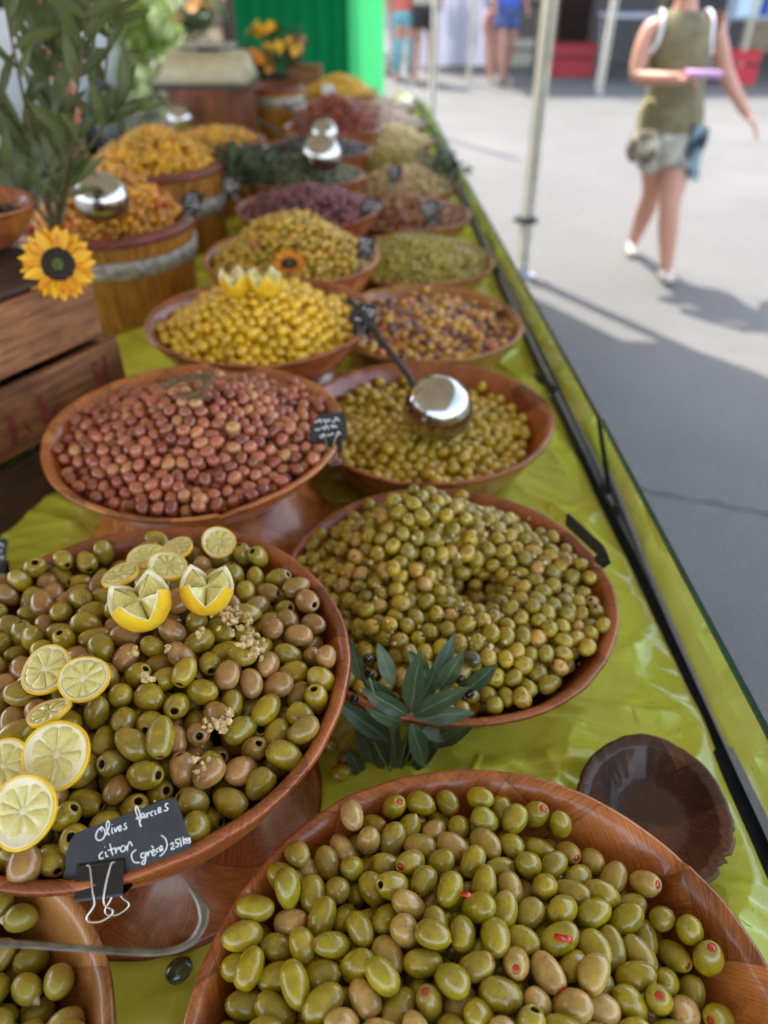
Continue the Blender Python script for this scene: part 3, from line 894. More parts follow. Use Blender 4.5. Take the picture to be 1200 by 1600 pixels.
def fill(c, zr, surf, floor, Rm, L, r, mat, lname, label, cat, group, seed, n_ind=300, kinds=('whole',), weights=None, hi=(18, 12), layers=2, sim=True, child=None, filler=True, stuff_label=None, dens=1.0, zoff=0.0):
    """surf/floor in bowl-local coordinates; bowl base at zr"""
    rg = np.random.default_rng(seed)
    C, A, dep = pack(surf, floor, Rm, L, r, layers, rg, 70 if sim else 10, dens)
    # what shows: near the surface, then nearest to the viewer
    score = dep + 0.06 * (C[:, 1] + Rm) * r / 0.01
    # sides facing away from the viewer show less
    eps = 0.01
    gy = np.array([(surf(x, y + eps) - surf(x, y - eps)) / (2 * eps) for x, y in C[:, :2]])
    score += np.clip(-gy - 0.4, 0, 1) * r * 4
    order = np.argsort(score)
    ind = order[:n_ind]; rest = order[n_ind:]
    ms = M[mat]
    shapes = []
    wts = weights or [1] * len(kinds)
    nk = {k: 5 for k in kinds}
    lib = []
    for k in kinds:
        for q in range(nk[k]):
            lib.append((k, olive_mesh(lname, L * random.uniform(.95, 1.05), r * random.uniform(.95, 1.05), k, [ms, M['pithole']], hi[0], hi[1], seed * 10 + q)))
    libw = [wts[kinds.index(k)] for k, _ in lib]
    Fm = frames(A[ind], rg)
    rr = random.Random(seed)
    recs = []
    for i, idx in enumerate(ind):
        k, me = rr.choices(lib, libw)[0]
        o = bpy.data.objects.new(lname, me)
        mt = Matrix([list(row) for row in Fm[i]]).to_4x4()
        if k in ('pit', 'stuff', 'tip') and rr.random() < 0.75:
            # the open end tends to show
            ax = Vector(A[idx])
            if ax.dot(Vector((0, -0.6, 0.8))) < 0:
                mt = mt @ Matrix.Rotation(PI, 4, 'X')
        s = rr.uniform(0.92, 1.07)
        o.matrix_world = Matrix.Translation((c[0] + C[idx, 0], c[1] + C[idx, 1], zr + C[idx, 2])) @ mt @ Matrix.Diagonal((s, s, s * rr.uniform(.95, 1.05), 1))
        COL.objects.link(o)
        o['category'] = cat; o['group'] = group
        recs.append((o, k, C[idx, 0], C[idx, 1]))
        if child and k in child:
            link(bpy.data.objects.new(child[k][0], child[k][1]), o)
    name_olives(recs, label, Rm)
    parts = []
    P = C[rest]; AA = A[rest]
    if filler:
        s = (L * 0.6 + r * 0.8) * 0.95
        ex = []
        for y in np.arange(-Rm, Rm, s * 0.87):
            for x in np.arange(-Rm, Rm, s):
                if math.hypot(x, y) > Rm: continue
                z = surf(x, y) - r * (0.9 + 1.6 * layers)
                hq = math.hypot(x, y) + 1e-6
                if z - r > floor(x * (1 + r / hq), y * (1 + r / hq)): ex.append((x + rg.normal() * s * .2, y + rg.normal() * s * .2, z))
        if ex:
            ex = np.array(ex)
            P = np.vstack([P, ex]); AA = np.vstack([AA, rg.normal(size=ex.shape)])
    if len(P):
        P = P + np.array([c[0], c[1], zr])
        o = ob(lname + '_heap', scatter_mesh(lname + '_heap', P, AA, L, r, ms, rg, 8, 6))
        tag(o, stuff_label or ('lower layers of the ' + group), cat, None, 'stuff')
    return C, A
def far_fill(c, zr, surf, floor, Rm, L, r, mat, lname, label, cat, seed, seg=(7, 5)):
    rg = np.random.default_rng(seed)
    s = (L * .6 + r * .8) * 0.9
    P = []
    for k in range(2):
        for y in np.arange(-Rm, Rm, s * 0.87):
            for x in np.arange(-Rm, Rm, s):
                x2, y2 = x + rg.normal() * s * .25 + k * s / 2, y + rg.normal() * s * .25
                z = surf(x2, y2) - r * (0.9 + 1.5 * k) + rg.normal() * r * .4
                if math.hypot(x2, y2) < Rm and z - r * .6 > floor(x2, y2): P.append((x2, y2, z))
    P = np.array(P)
    o = ob(lname, scatter_mesh(lname, P + np.array([c[0], c[1], zr]), rg.normal(size=P.shape), L, r, M[mat], rg, *seg))
    tag(o, label, cat, None, 'stuff')
    return o
def dome(rim, Rm, up, edge=0.0, power=2.0, cx=0, cy=0, bump=0.004, seed=0):
    ph = random.Random(seed).uniform(0, 6)
    def f(x, y):
        q = math.hypot(x - cx, y - cy) / Rm
        return rim + edge + (up * (1 - q ** power) if q < 1 else -up * (q - 1) * 2.5) + bump * math.sin(x * 55 + ph) * math.sin(y * 47 + ph * 2)
    return f

# child meshes for stuffed olives
def pimento_mesh(r, L):
    bm = bmesh.new()
    bmesh.ops.create_icosphere(bm, subdivisions=2, radius=r * 0.31)
    for v in bm.verts:
        v.co.z = v.co.z * 0.4 + L / 2 * 0.86
        v.co.x *= 1.05 + 0.1 * math.sin(v.co.y * 900)
    V = [tuple(v.co) for v in bm.verts]; bm.verts.index_update(); F = [tuple(v.index for v in f.verts) for f in bm.faces]; bm.free()
    return mk('pimento', V, F, M['pimento'])
def almond_mesh(r, L):
    V, F, _ = lathe([(0.0, L * .30), (r * .42, L * .36), (r * .44, L * .44), (r * .30, L * .54), (r * .12, L * .61), (0, L * .64)], 10)
    V = [(x, y * 0.7, z) for x, y, z in V]
    return mk('almond', V, F, M['almond'])

# front bowl : stuffed olives -------------------------------------------------
BR, BH = 0.198, 0.135
c = (0.07, 0.181)
make_bowl('wooden_bowl', c, TZ, 0.205, BH, M['bowl'], 'orange brown bamboo bowl with stepped rim, holding red stuffed green olives, nearest the viewer', seed=3,
          rb=0.095, notch=((R(34), 0.34, 0.016), (R(150), 0.22, 0.010)), n=320, group='woven bamboo bowls of olives')
L, r = 0.0288, 0.0099
fill(c, TZ, dome(BH, 0.182, 0.040, -0.003, 2.2, -0.032, 0.006, 0.003, 1), bowl_floor(0.205, BH, 0.095), 0.193, L, r, 'o_stuffed', 'stuffed_olive',
     ({'whole': 'plain green olive', 'stuff': 'green olive with red centre', 'pit': 'holed green olive', 'tip': 'pointed green olive'}, 'nearest bowl'), 'olive', 'green olives stuffed with red pepper in the nearest bowl',
     11, 300, ('whole', 'stuff', 'pit', 'tip'), [5, 3.2, 0.7, 1], (24, 16), 2, dens=1.10, child={'stuff': ('pimento', pimento_mesh(r, L))})

# bowl A : lemon olives -------------------------------------------------------
AC = (-0.227, 0.437); PZ = TZ + 0.088
make_bowl('upturned_bowl', AC, TZ, 0.158, 0.095, M['bowl_deep'], 'upturned red brown bowl under the bowl of lemon topped pitted olives', 'pedestal bowl', rb=0.085, seed=8, inv=True, group='upturned bowls used as pedestals')
AH = 0.122
make_bowl('wooden_bowl', AC, PZ, 0.197, AH, M['bowl_deep'], 'raised bamboo bowl of pitted olives with lemon slices and a slate price tag', seed=4, rb=0.115, n=260, group='woven bamboo bowls of olives')
surfA = dome(AH, 0.185, 0.042, -0.006, 2.2, 0, 0, 0.004, 2)
fill(AC, PZ, surfA, bowl_floor(0.197, AH, 0.115), 0.182, 0.0292, 0.0106, 'o_lemon', 'pitted_olive',
     ({'pit': 'pitted olive', 'whole': 'smooth olive'}, 'bowl with lemon slices'), 'olive', 'pitted olives in the raised bowl with lemon slices',
     12, 300, ('pit', 'whole'), [2.4, 2], (24, 16), 2, dens=1.08)

# almond bowl -----------------------------------------------------------------
c = (-0.372, 0.118)
make_bowl('wooden_bowl', c, TZ, 0.203, BH - 0.005, M['bowl_gold'], 'golden brown bamboo bowl of almond stuffed olives in the bottom left corner', seed=5, rb=0.095, n=260, group='woven bamboo bowls of olives')
fill(c, TZ, dome(BH, 0.18, 0.03, -0.016, 2, 0, 0, 0.003, 1), bowl_floor(0.203, BH - .005, 0.095), 0.185, 0.0265, 0.0105, 'o_almond', 'almond_stuffed_olive',
     ({'tip': 'olive with almond tip', 'whole': 'pale green olive'}, 'bottom left bowl'), 'olive', 'almond stuffed olives in the bottom left bowl',
     13, 200, ('tip', 'whole'), [3, 2], (20, 14), 2, child={'tip': ('almond', almond_mesh(0.0105, 0.0265))})

# herb bowl -------------------------------------------------------------------
HC = (0.071, 0.642)
make_bowl('wooden_bowl', HC, TZ, 0.198, 0.118, M['bowl_deep'], 'red brown bamboo bowl of herb speckled olives behind the leafy sprig', seed=6, rb=0.09, n=240, group='woven bamboo bowls of olives')
def surfH(x, y):
    q = math.hypot(x, y) / 0.18
    base = 0.118 - 0.004 + (0.060 * (1 - q ** 2.6) if q < 1 else -0.12 * (q - 1))
    cr = math.exp(-(((x - 0.035) / 0.05) ** 2 + ((y + 0.015) / 0.045) ** 2))
    return base - 0.056 * cr + 0.044 * math.exp(-(((x + 0.03) / 0.06) ** 2 + ((y - 0.07) / 0.06) ** 2)) + 0.004 * math.sin(x * 60) * math.sin(y * 50)
CH, _ = fill(HC, TZ, surfH, bowl_floor(0.198, 0.118, 0.09), 0.186, 0.0212, 0.0086, 'o_herb', 'herbed_olive',
     ({'whole': 'herb flecked olive', 'tip': 'pointed herb flecked olive', 'pit': 'pitted herb flecked olive'}, 'bowl behind the sprig'), 'olive', 'herb speckled olives in the bowl behind the leafy sprig',
     14, 300, ('whole', 'tip', 'pit'), [6, 1, 0.5], (18, 12), 2)

# pink bowl -------------------------------------------------------------------
KC = (-0.250, 0.850)
make_bowl('upturned_bowl', KC, TZ, 0.198, 0.137, M['bowl'], 'wide upturned orange bowl under the bowl of rose brown olives', 'pedestal bowl', rb=0.085, seed=9, inv=True, group='upturned bowls used as pedestals')
make_bowl('wooden_bowl', KC, PZ + .046, 0.197, AH - .046, M['bowl'], 'raised orange bamboo bowl heaped with small rose brown olives', seed=7, rb=0.11, n=220, notch=((R(288), 0.14, 0.006),), group='woven bamboo bowls of olives')
surfK = dome(AH - .046, 0.180, 0.070, -0.004, 1.4, 0, 0, 0.003, 3)
fill(KC, PZ + .046, surfK, bowl_floor(0.197, AH - .046, 0.11), 0.180, 0.0192, 0.0078, 'o_pink', 'rose_olive',
     ({'whole': 'rose brown olive'}, 'raised orange bowl'), 'olive', 'rose brown olives in the raised orange bowl',
     15, 300, ('whole',), None, (14, 10), 2)

# ladle bowl ------------------------------------------------------------------
LC = (0.070, 1.038)
make_bowl('wooden_bowl', LC, TZ, 0.198, 0.125, M['bowl_deep'], 'red brown bamboo bowl of yellow green olives with the steel ladle lying in it', seed=12, rb=0.09, group='woven bamboo bowls of olives', n=200)
surfL = dome(0.125, 0.178, 0.026, -0.020, 2, -0.02, -0.01, 0.005, 3)
fill(LC, TZ, surfL, bowl_floor(0.198, 0.125, 0.09), 0.18, 0.0205, 0.0090, 'o_ladle', 'round_olive',
     ({'whole': 'yellow green olive'}, 'bowl with the ladle'), 'olive', 'round yellow green olives around the steel ladle',
     16, 300, ('whole',), None, (14, 10), 2)

# yellow lemon bowl -----------------------------------------------------------
YC = (-0.215, 1.233)
make_bowl('upturned_bowl', YC, TZ, 0.185, 0.125, M['bowl_gold'], 'upturned golden brown bowl under the bowl of bright yellow olives', 'pedestal bowl', rb=0.085, seed=19, inv=True, group='upturned bowls used as pedestals', n=120)
make_bowl('wooden_bowl', YC, PZ + .034, 0.197, AH - .034, M['bowl_deep'], 'raised bamboo bowl heaped with bright yellow olives and two lemon crowns', seed=13, rb=0.11, group='woven bamboo bowls of olives', n=160)
surfY = dome(AH - .034, 0.172, 0.078, -0.010, 1.7, 0, 0, 0.003, 5)
fill(YC, PZ + .034, surfY, bowl_floor(0.197, AH - .034, 0.11), 0.18, 0.0205, 0.0088, 'o_yellow', 'yellow_olive',
     ({'whole': 'bright yellow olive'}, 'bowl with lemon crowns'), 'olive', 'bright yellow olives in the bowl with two lemon crowns',
     17, 300, ('whole',), None, (12, 8), 2)

# mixed bowl ------------------------------------------------------------------
MC = (0.088, 1.435)
make_bowl('wooden_bowl', MC, TZ, 0.197, 0.120, M['bowl_gold'], 'bamboo bowl of mixed purple and tan olives beyond the ladle bowl', seed=14, rb=0.09, group='woven bamboo bowls of olives', n=160)
surfM = dome(0.120, 0.175, 0.028, -0.008, 2, 0, 0, 0.005, 6)
fill(MC, TZ, surfM, bowl_floor(0.197, 0.12, 0.09), 0.178, 0.0208, 0.0086, 'o_mixed', 'mixed_olive',
     ({'whole': 'mixed olive'}, 'bowl beyond the ladle bowl'), 'olive', 'mixed purple and tan olives beyond the ladle bowl',
     18, 300, ('whole',), None, (12, 8), 2)

# farther bowls ---------------------------------------------------------------
def ped(c, lab, seed):
    make_bowl('upturned_bowl', c, TZ, 0.17, 0.095, M['bowl_deep'], lab, 'pedestal bowl', rb=0.085, seed=seed, inv=True, group='upturned bowls used as pedestals', n=72)
TC = (-0.205, 1.66)
ped(TC, 'upturned brown bowl under the heaped khaki olives', 31)
make_bowl('wooden_bowl', TC, PZ - .03, 0.197, AH, M['bowl'], 'raised bamboo bowl heaped high with khaki olives and an orange flower', seed=15, rb=0.11, group='woven bamboo bowls of olives', n=96)
surfT = dome(AH, 0.178, 0.105, -0.010, 1.5, 0, 0, 0.003, 7)
fill(TC, PZ - .03, surfT, bowl_floor(0.197, AH, 0.11), 0.18, 0.0182, 0.0080, 'o_tan', 'khaki_olive',
     ({'whole': 'khaki olive'}, 'heap with orange flower'), 'olive', 'khaki olives in the heap with an orange flower', 19, 300, ('whole',), None, (10, 7), 2, False)
GC = (0.078, 1.84)
make_bowl('wooden_bowl', GC, TZ, 0.195, 0.115, M['bowl'], 'low bamboo bowl of small green olives beside the khaki heap', seed=16, rb=0.09, group='woven bamboo bowls of olives', n=96)
surfG = dome(0.115, 0.185, 0.045, -0.004, 1.8, 0, 0, 0.004, 8)
fill(GC, TZ, surfG, bowl_floor(0.195, 0.115, 0.09), 0.182, 0.016, 0.0070, 'o_small', 'small_green_olive',
     ({'whole': 'small green olive'}, 'bowl beside the khaki heap'), 'olive', 'small green olives beside the khaki heap', 20, 300, ('whole',), None, (10, 7), 2, False)
far = [  # centre, base z, R, h, up, L, r, mat, bowl mat, name, olives label, bowl label
    ((-0.20, 2.06), PZ - .03, .195, AH, .06, .019, .0082, 'o_purple', 'bowl_deep', 'purple_olives', 'dark purple olives heaped behind the khaki olives', 'bamboo bowl of dark purple olives behind the khaki heap'),
    ((0.068, 2.24), TZ, .185, .115, .05, .018, .0078, 'o_redmix', 'bowl', 'red_brown_olives', 'red brown and tan olive mix behind the small green olives', 'bamboo bowl of red brown mixed olives near the glass'),
    ((-0.26, 2.44), PZ - .03, .20, AH, .055, .018, .0075, 'o_dkgreen', 'bowl_deep', 'dark_green_olives', 'dark green olives under the far steel ladle', 'bamboo bowl of dark green olives with a ladle'),
    ((0.060, 2.60), TZ, .185, .115, .06, .018, .0078, 'o_pale', 'bowl', 'pale_mixed_olives', 'pale beige and brown mixed pickles beyond the red brown olives', 'bamboo bowl of pale mixed pickles near the glass'),
    ((-0.24, 2.82), PZ - .03, .195, AH, .04, .019, .0082, 'o_black', 'bowl_deep', 'black_olives', 'black olives in front of the red mound', 'bamboo bowl of black olives far up the table'),
    ((0.040, 2.95), TZ, .180, .115, .05, .018, .0078, 'o_small', 'bowl', 'far_green_olives', 'yellow green olives between the pale mix and the cream beans', 'bamboo bowl of yellow green olives far up the table'),
    ((-0.20, 3.22), PZ - .03, .195, AH, .12, .030, .0080, 'o_tomato', 'bowl_deep', 'dried_tomatoes', 'brick red mound of dried tomatoes behind the black olives', 'bamboo bowl holding the brick red mound'),
    ((0.022, 3.32), TZ, .185, .115, .07, .020, .0085, 'o_cream', 'bowl', 'cream_beans', 'cream yellow beans in a far bowl by the glass', 'bamboo bowl of cream yellow beans'),
    ((-0.20, 3.66), PZ - .03, .195, AH, .05, .018, .0078, 'o_redmix', 'bowl_deep', 'far_brown_olives', 'brown olives behind the brick red mound', 'bamboo bowl of brown olives behind the red mound'),
    ((0.010, 3.72), TZ, .190, .115, .06, .022, .0095, 'o_white', 'bowl', 'garlic_cloves', 'whitish garlic cloves in a far bowl by the glass', 'bamboo bowl of whitish garlic cloves'),
    ((-0.22, 4.20), PZ - .03, .19, AH, .08, .020, .0085, 'o_yellow', 'bowl_gold', 'far_yellow_peppers', 'yellow pickled peppers at the far end of the table', 'bamboo bowl of yellow peppers below the green curtain'),
    ((-0.02, 4.18), TZ, .190, .115, .05, .020, .0085, 'o_white', 'bowl', 'far_white_beans', 'white beans in the farthest sunlit bowl', 'farthest bamboo bowl of white beans in the sun'),
]
for i, (cc, zb, Rr, h, up, L, r, mt, bm_, nm, ol, bl) in enumerate(far):
    if zb > TZ: ped(cc, 'upturned bowl under the ' + ol.split(' in ')[0].split(' behind ')[0].split(' under ')[0], 40 + i)
    make_bowl('wooden_bowl', cc, zb, Rr, h, M[bm_], bl, seed=50 + i, rb=Rr * .5, group='woven bamboo bowls of olives', n=72)
    far_fill(cc, zb, dome(h, Rr * .92, up, -0.006, 1.6, 0, 0, 0.004, i), bowl_floor(Rr, h, Rr * .5), Rr * .93, L, r, mt, nm, ol, 'pickles', 60 + i)

# small dark dish -------------------------------------------------------------
make_bowl('small_dish', (0.266, 0.402), TZ + 0.012, 0.074, 0.040, M['bowl_dark'], 'small empty dark brown wooden dish with a chipped rim lying on the sheet', 'dish', rb=0.030, seed=21, n=220,
          tilt=(R(7), R(-8)), broken=((R(-48), 0.13, 0.006), (R(-22), 0.05, 0.003)))

# ------------------------------------------------------------------ lemons
def wedge_mesh(R0, a, t, seedv):
    """one juice segment of a slice: a rounded sector, slightly domed"""
    n = 7
    ri = R0 * 0.10
    pts = []
    g = a * 0.5 * 0.93
    for i in range(n + 1):
        th = -g + 2 * g * i / n
        rr = R0 * (0.98 - 0.10 * (abs(th) / g) ** 4)
        pts.append((rr * math.cos(th), rr * math.sin(th)))
    pts.append((R0 * 0.45 * math.cos(g * .94), R0 * 0.45 * math.sin(g * .94)))
    pts.append((ri, 0.0))
    pts.append((R0 * 0.45 * math.cos(g * .94), -R0 * 0.45 * math.sin(g * .94)))
    V = [(x, y, t * 0.42) for x, y in pts]
    cx, cy = sum(p[0] for p in pts) / len(pts), sum(p[1] for p in pts) / len(pts)
    V += [(cx + (x - cx) * .86, cy + (y - cy) * .86, t * 0.56) for x, y in pts]
    V.append((cx, cy, t * 0.60))
    m = len(pts)
    F = []
    for i in range(m):
        j = (i + 1) % m
        F.append((i, j, m + j, m + i)); F.append((m + i, m + j, 2 * m))
    return mk('segment', V, F, M['flesh'])
def lemon_slice(p, nrm, Rr, label, spin=0, t=0.004, nseg=9, group='lemon slices laid on the pitted olives', dz=0):
    nrm = Vector(nrm).normalized()
    q = nrm.to_track_quat('Z', 'Y')
    r = empty('lemon_slice')
    r.matrix_world = Matrix.Translation(p) @ q.to_matrix().to_4x4() @ Matrix.Rotation(spin, 4, 'Z')
    tag(r, label, 'lemon slice', group)
    rd = random.Random(int(spin * 1000) + 7)
    a1, a2 = rd.uniform(0, 6), rd.uniform(0, 6)
    warp = lambda th: 1 + 0.035 * math.sin(2 * th + a1) + 0.015 * math.sin(3 * th + a2)
    def bend(V): return [(x, y, z + 0.05 * Rr * ((x / Rr) ** 2) * math.copysign(1, math.sin(a1)) * 2) for x, y, z in V]
    V, F, _ = lathe([(Rr * .90, -t / 2), (Rr * .985, -t / 2), (Rr, -t * .3), (Rr, t * .3), (Rr * .985, t / 2), (Rr * .955, t / 2), (Rr * .90, t * .46)], 56, lambda th, s: (Rr * (warp(th) - 1), 0))
    ob('rind', mk('rind', bend(V), F, M['rind']), r)
    V, F, _ = lathe([(0.0, -t * .48), (Rr * .90, -t * .48), (Rr * .955, t * .44), (Rr * .87, t * .50), (Rr * .84, t * .36), (Rr * .1, t * .36), (0.0, t * .5)], 56, lambda th, s: (Rr * (warp(th) - 1) * (1 if 0.1 < s < 0.8 else 0), 0))
    ob('pith', mk('pith', bend(V), F, M['pith']), r)
    sm = wedge_mesh(Rr * 0.84, 2 * PI / nseg, t, 0)
    wd = [rd.uniform(.72, 1.3) for _ in range(nseg)]
    tw = sum(wd); acc = rd.uniform(0, 1)
    for k in range(nseg):
        wk = wd[k] / tw * 2 * PI
        th = acc + wk / 2; acc += wk
        o = ob('segment', sm, r, (0, 0, 0.1 * Rr * math.copysign(1, math.sin(a1)) * (0.5 * math.cos(th)) ** 2 * 1.0), (0, 0, th))
        o.scale = (warp(th) * rd.uniform(.93, 1.0), math.tan(wk / 2) / math.tan(PI / nseg), rd.uniform(.85, 1.1))
    return r
def on_heap(px, py, c, zb, surf, up=0.0):
    d = ray(px, py); t = 0.2
    o = Vector((0, 0, CAM_H))
    while t < 3:
        p = o + d * t
        if p.z < zb + surf(p.x - c[0], p.y - c[1]) + up: break
        t += 0.0015
    e = 0.01
    x, y = p.x - c[0], p.y - c[1]
    n = Vector((-(surf(x + e, y) - surf(x - e, y)) / (2 * e), -(surf(x, y + e) - surf(x, y - e)) / (2 * e), 1)).normalized()
    return p, n
sl_ = [(72, 1046, 0.0215, (-.1, -.25, .9), .3, 'round lemon slice lying left of its overlapping neighbour on the olives', 0.006),
       (131, 1060, 0.0195, (.1, -.35, .9), 1.1, 'lemon slice overlapping the right side of another below the lemon crowns', 0.011),
       (78, 1114, 0.0170, (-.25, .25, .9), 2.0, 'tilted lemon slice showing its yellow rind between two larger slices', 0.007),
       (90, 1180, 0.0255, (-.1, -.45, .85), 3.3, 'large lemon slice in the middle of the row down the left of the bowl', 0.012),
       (6, 1198, 0.0205, (.0, -.35, .9), 4.0, 'lemon slice cut by the left edge of the picture', 0.007),
       (38, 1268, 0.0245, (-.12, -.55, .8), 5.1, 'large tilted lemon slice at the bottom of the row, near the slate tag', 0.013),
       (232, 872, 0.0200, (.05, -.10, 1), .9, 'pale lemon slice lying flat behind the left lemon crown', 0.008),
       (342, 848, 0.0180, (.1, -.45, 1), 2.4, 'lemon slice behind the right lemon crown near the bowl rim', 0.010),
       (276, 856, 0.0165, (-.1, .0, 1), 3.9, 'thin lemon slice lying between the two rear slices', 0.006),
       (188, 898, 0.0190, (-.25, .15, 1), 5.6, 'translucent lemon slice sticking out left of the left lemon crown', 0.008),
       (262, 885, 0.0180, (.3, -.1, 1), 1.7, 'lemon slice tucked between the two lemon crowns', 0.010)]
for px, py, Rr, nn, sp, lab, up in sl_:
    p, n = on_heap(px, py, AC, PZ, surfA, up)
    lemon_slice(p, nn, Rr, lab, sp)

def carved_lemon(p, nrm, Rr, label, spin, teeth=5, group='lemon halves cut as crowns on the pitted olives'):
    nrm = Vector(nrm).normalized()
    r = empty('carved_lemon')
    r.matrix_world = Matrix.Translation(p) @ nrm.to_track_quat('Z', 'Y').to_matrix().to_4x4() @ Matrix.Rotation(spin, 4, 'Z')
    tag(r, label, 'lemon half', group)
    n = teeth * 16
    def zig(th):
        u = (th * teeth / (2 * PI)) % 1.0
        return (1 - abs(2 * u - 1)) ** .9 * Rr * 0.78 - Rr * 0.22
    H = Rr * 1.12
    V, F = [], []
    m = 12
    for j in range(n):
        th = 2 * PI * j / n
        top = zig(th)
        for i in range(m + 1):
            s = i / m
            z = -H + (top + H) * s
            rr = Rr * math.sqrt(max(0, 1 - (z / H) ** 2)) if z < 0 else Rr * math.sqrt(max(0.2, 1 - (z / (H * 1.3)) ** 2))
            rr *= 1 + 0.012 * math.sin(th * 9 + z * 200)
            V.append((rr * math.cos(th), rr * math.sin(th), z))
    for j in range(n):
        k = (j + 1) % n
        for i in range(m): F.append((j * (m + 1) + i, k * (m + 1) + i, k * (m + 1) + i + 1, j * (m + 1) + i + 1))
    ob('rind', mk('rind', V, F, M['rind']), r)
    V, F = [], []
    ks = (1.0, 0.985, 0.90, 0.86)
    for j in range(n):
        th = 2 * PI * j / n
        top = zig(th)
        rr0 = Rr * math.sqrt(max(0.2, 1 - (top / (H * (1.3 if top > 0 else 1))) ** 2))
        for q, k in enumerate(ks):
            z = top + (0, 0.0006, 0.0002, -0.0018)[q] - (1 - k) * top * 0.9
            V.append((rr0 * k * math.cos(th), rr0 * k * math.sin(th), z))
    for j in range(n):
        k = (j + 1) % n
        for i in range(3): F.append((j * 4 + i, k * 4 + i, k * 4 + i + 1, j * 4 + i + 1))
    ob('pith', mk('pith', V, F, M['pith']), r)
    # flesh: wedges that run from the zigzag rim down to the core
    nseg = teeth * 2
    for sg in range(nseg):
        V, F = [], []
        a0, a1 = 2 * PI * sg / nseg, 2 * PI * (sg + 1) / nseg
        na, nr_ = 8, 7
        for i in range(na + 1):
            th = a0 + (a1 - a0) * (0.03 + 0.94 * i / na)
            top = zig(th)
            rr0 = Rr * math.sqrt(max(0.2, 1 - (top / (H * (1.3 if top > 0 else 1))) ** 2)) * 0.87
            dome_ = math.sin(PI * i / na)
            for j in range(nr_ + 1):
                s = j / nr_
                z = (top * 0.87 - 0.002) * (s ** 1.0) + (Rr * 0.03) * (1 - s) + Rr * 0.07 * dome_ * math.sin(PI * min(1, s * 1.0))
                V.append((rr0 * s * math.cos(th), rr0 * s * math.sin(th), z))
        for i in range(na):
            for j in range(nr_):
                a = i * (nr_ + 1) + j
                F.append((a, a + nr_ + 1, a + nr_ + 2, a + 1))
        ob('segment', mk('segment', V, F, M['flesh']), r)
    V, F, _ = lathe([(Rr * .12, -Rr * .06), (Rr * .09, Rr * .05), (0.0, Rr * .06)], 12)
    ob('core', mk('core', V, F, M['pith']), r)
    return r
p, n = on_heap(218, 937, AC, PZ, surfA, 0.026)
carved_lemon(p, (-0.14, 0.02, 1), 0.0262, 'left lemon half cut in a zigzag crown on the pitted olives', R(38), 4)
p, n = on_heap(323, 917, AC, PZ, surfA, 0.025)
carved_lemon(p, (0.16, 0.12, 1), 0.0238, 'right lemon half cut in a zigzag crown on the pitted olives', R(62), 4)
for px, py, lab, sp in ((368, 436, 'left lemon crown on the bright yellow olives', .3), (414, 436, 'right lemon crown on the bright yellow olives', 1.2)):
    p, n = on_heap(px, py, YC, PZ + .034, surfY, 0.020)
    carved_lemon(p, (0.0, 0.0, 1), 0.027, lab, sp, 5, 'lemon crowns on the bright yellow olives')

# garlic crumbs and herbs ------------------------------------------------------
def crumbs(name, spots, c, zb, surf, size, mat, label, cat, seed, lift=0.001):
    rd = random.Random(seed)
    V, F = [], []
    for px, py, nn, spread in spots:
        for k in range(nn):
            p, n = on_heap(px + rd.gauss(0, spread), py + rd.gauss(0, spread * .8), c, zb, surf, lift)
            s = size * rd.uniform(.5, 1.4)
            bm = bmesh.new()
            bmesh.ops.create_icosphere(bm, subdivisions=1, radius=s)
            for v in bm.verts: v.co *= rd.uniform(.65, 1.25)
            rot = Euler((rd.uniform(0, 6), rd.uniform(0, 6), rd.uniform(0, 6))).to_matrix()
            st = Vector((1, rd.uniform(.65, 1), rd.uniform(.5, .9)))
            o = len(V)
            for v in bm.verts:
                q = Vector([a * b for a, b in zip(v.co, st)]) * rd.uniform(.8, 1.15)
                V.append(p + rot @ q)
            bm.verts.index_update()
            F += [tuple(v.index + o for v in f.verts) for f in bm.faces]
            bm.free()
    o = ob(name, mk(name, V, F, M[mat], False))
    tag(o, label, cat, None, 'stuff')
crumbs('garlic_crumbs', [(372, 965, 26, 14), (390, 1000, 16, 10), (350, 958, 14, 10), (262, 1010, 4, 4), (210, 1015, 4, 4), (345, 1128, 14, 9), (330, 1140, 6, 8), (312, 990, 4, 5), (310, 1195, 6, 8), (228, 1060, 3, 4), (395, 1020, 8, 10)],
       AC, PZ, surfA, 0.0036, 'garlic', 'chopped garlic crumbs on the pitted olives beside the right lemon crown', 'garlic', 5, 0.001)
rd_ = random.Random(9)
crumbs('garlic_pieces', [(rd_.uniform(560, 900), rd_.uniform(790, 1020), 1, 4) for _ in range(70)], HC, TZ, surfH, 0.0032, 'garlic', 'small diced garlic pieces among the herb speckled olives', 'garlic', 6, 0.0)
crumbs('herb_flakes', [(rd_.uniform(500, 930), rd_.uniform(780, 1050), 1, 5) for _ in range(320)] + [(565, 915, 40, 10), (760, 950, 60, 22)], HC, TZ, surfH, 0.0013, 'herb', 'dark dried herb flakes over the herb speckled olives', 'herbs', 7, 0.001)
# red pepper strip lying in the front bowl
sf = dome(BH, 0.182, 0.040, -0.003, 2.2, -0.032, 0.006, 0.003, 1)
for px, py, lab in ((880, 1466, 'small bright red pepper piece sticking out between the stuffed olives'), (728, 1398, 'tiny red pepper tip left of the larger red piece in the nearest bowl')):
    p, n = on_heap(px, py, (0.07, 0.181), TZ, sf, 0.004)
    v, f = box(-.0065, .0065, -.0022, .0022, -.0030, .0030, .0016)
    o = ob('pepper_piece', mk('pepper_piece', v, f, M['pimento']), None, p, (.5, -.7, -.6))
    if px < 800: o.scale = (.6, .8, .8)
    tag(o, lab, 'pepper piece')

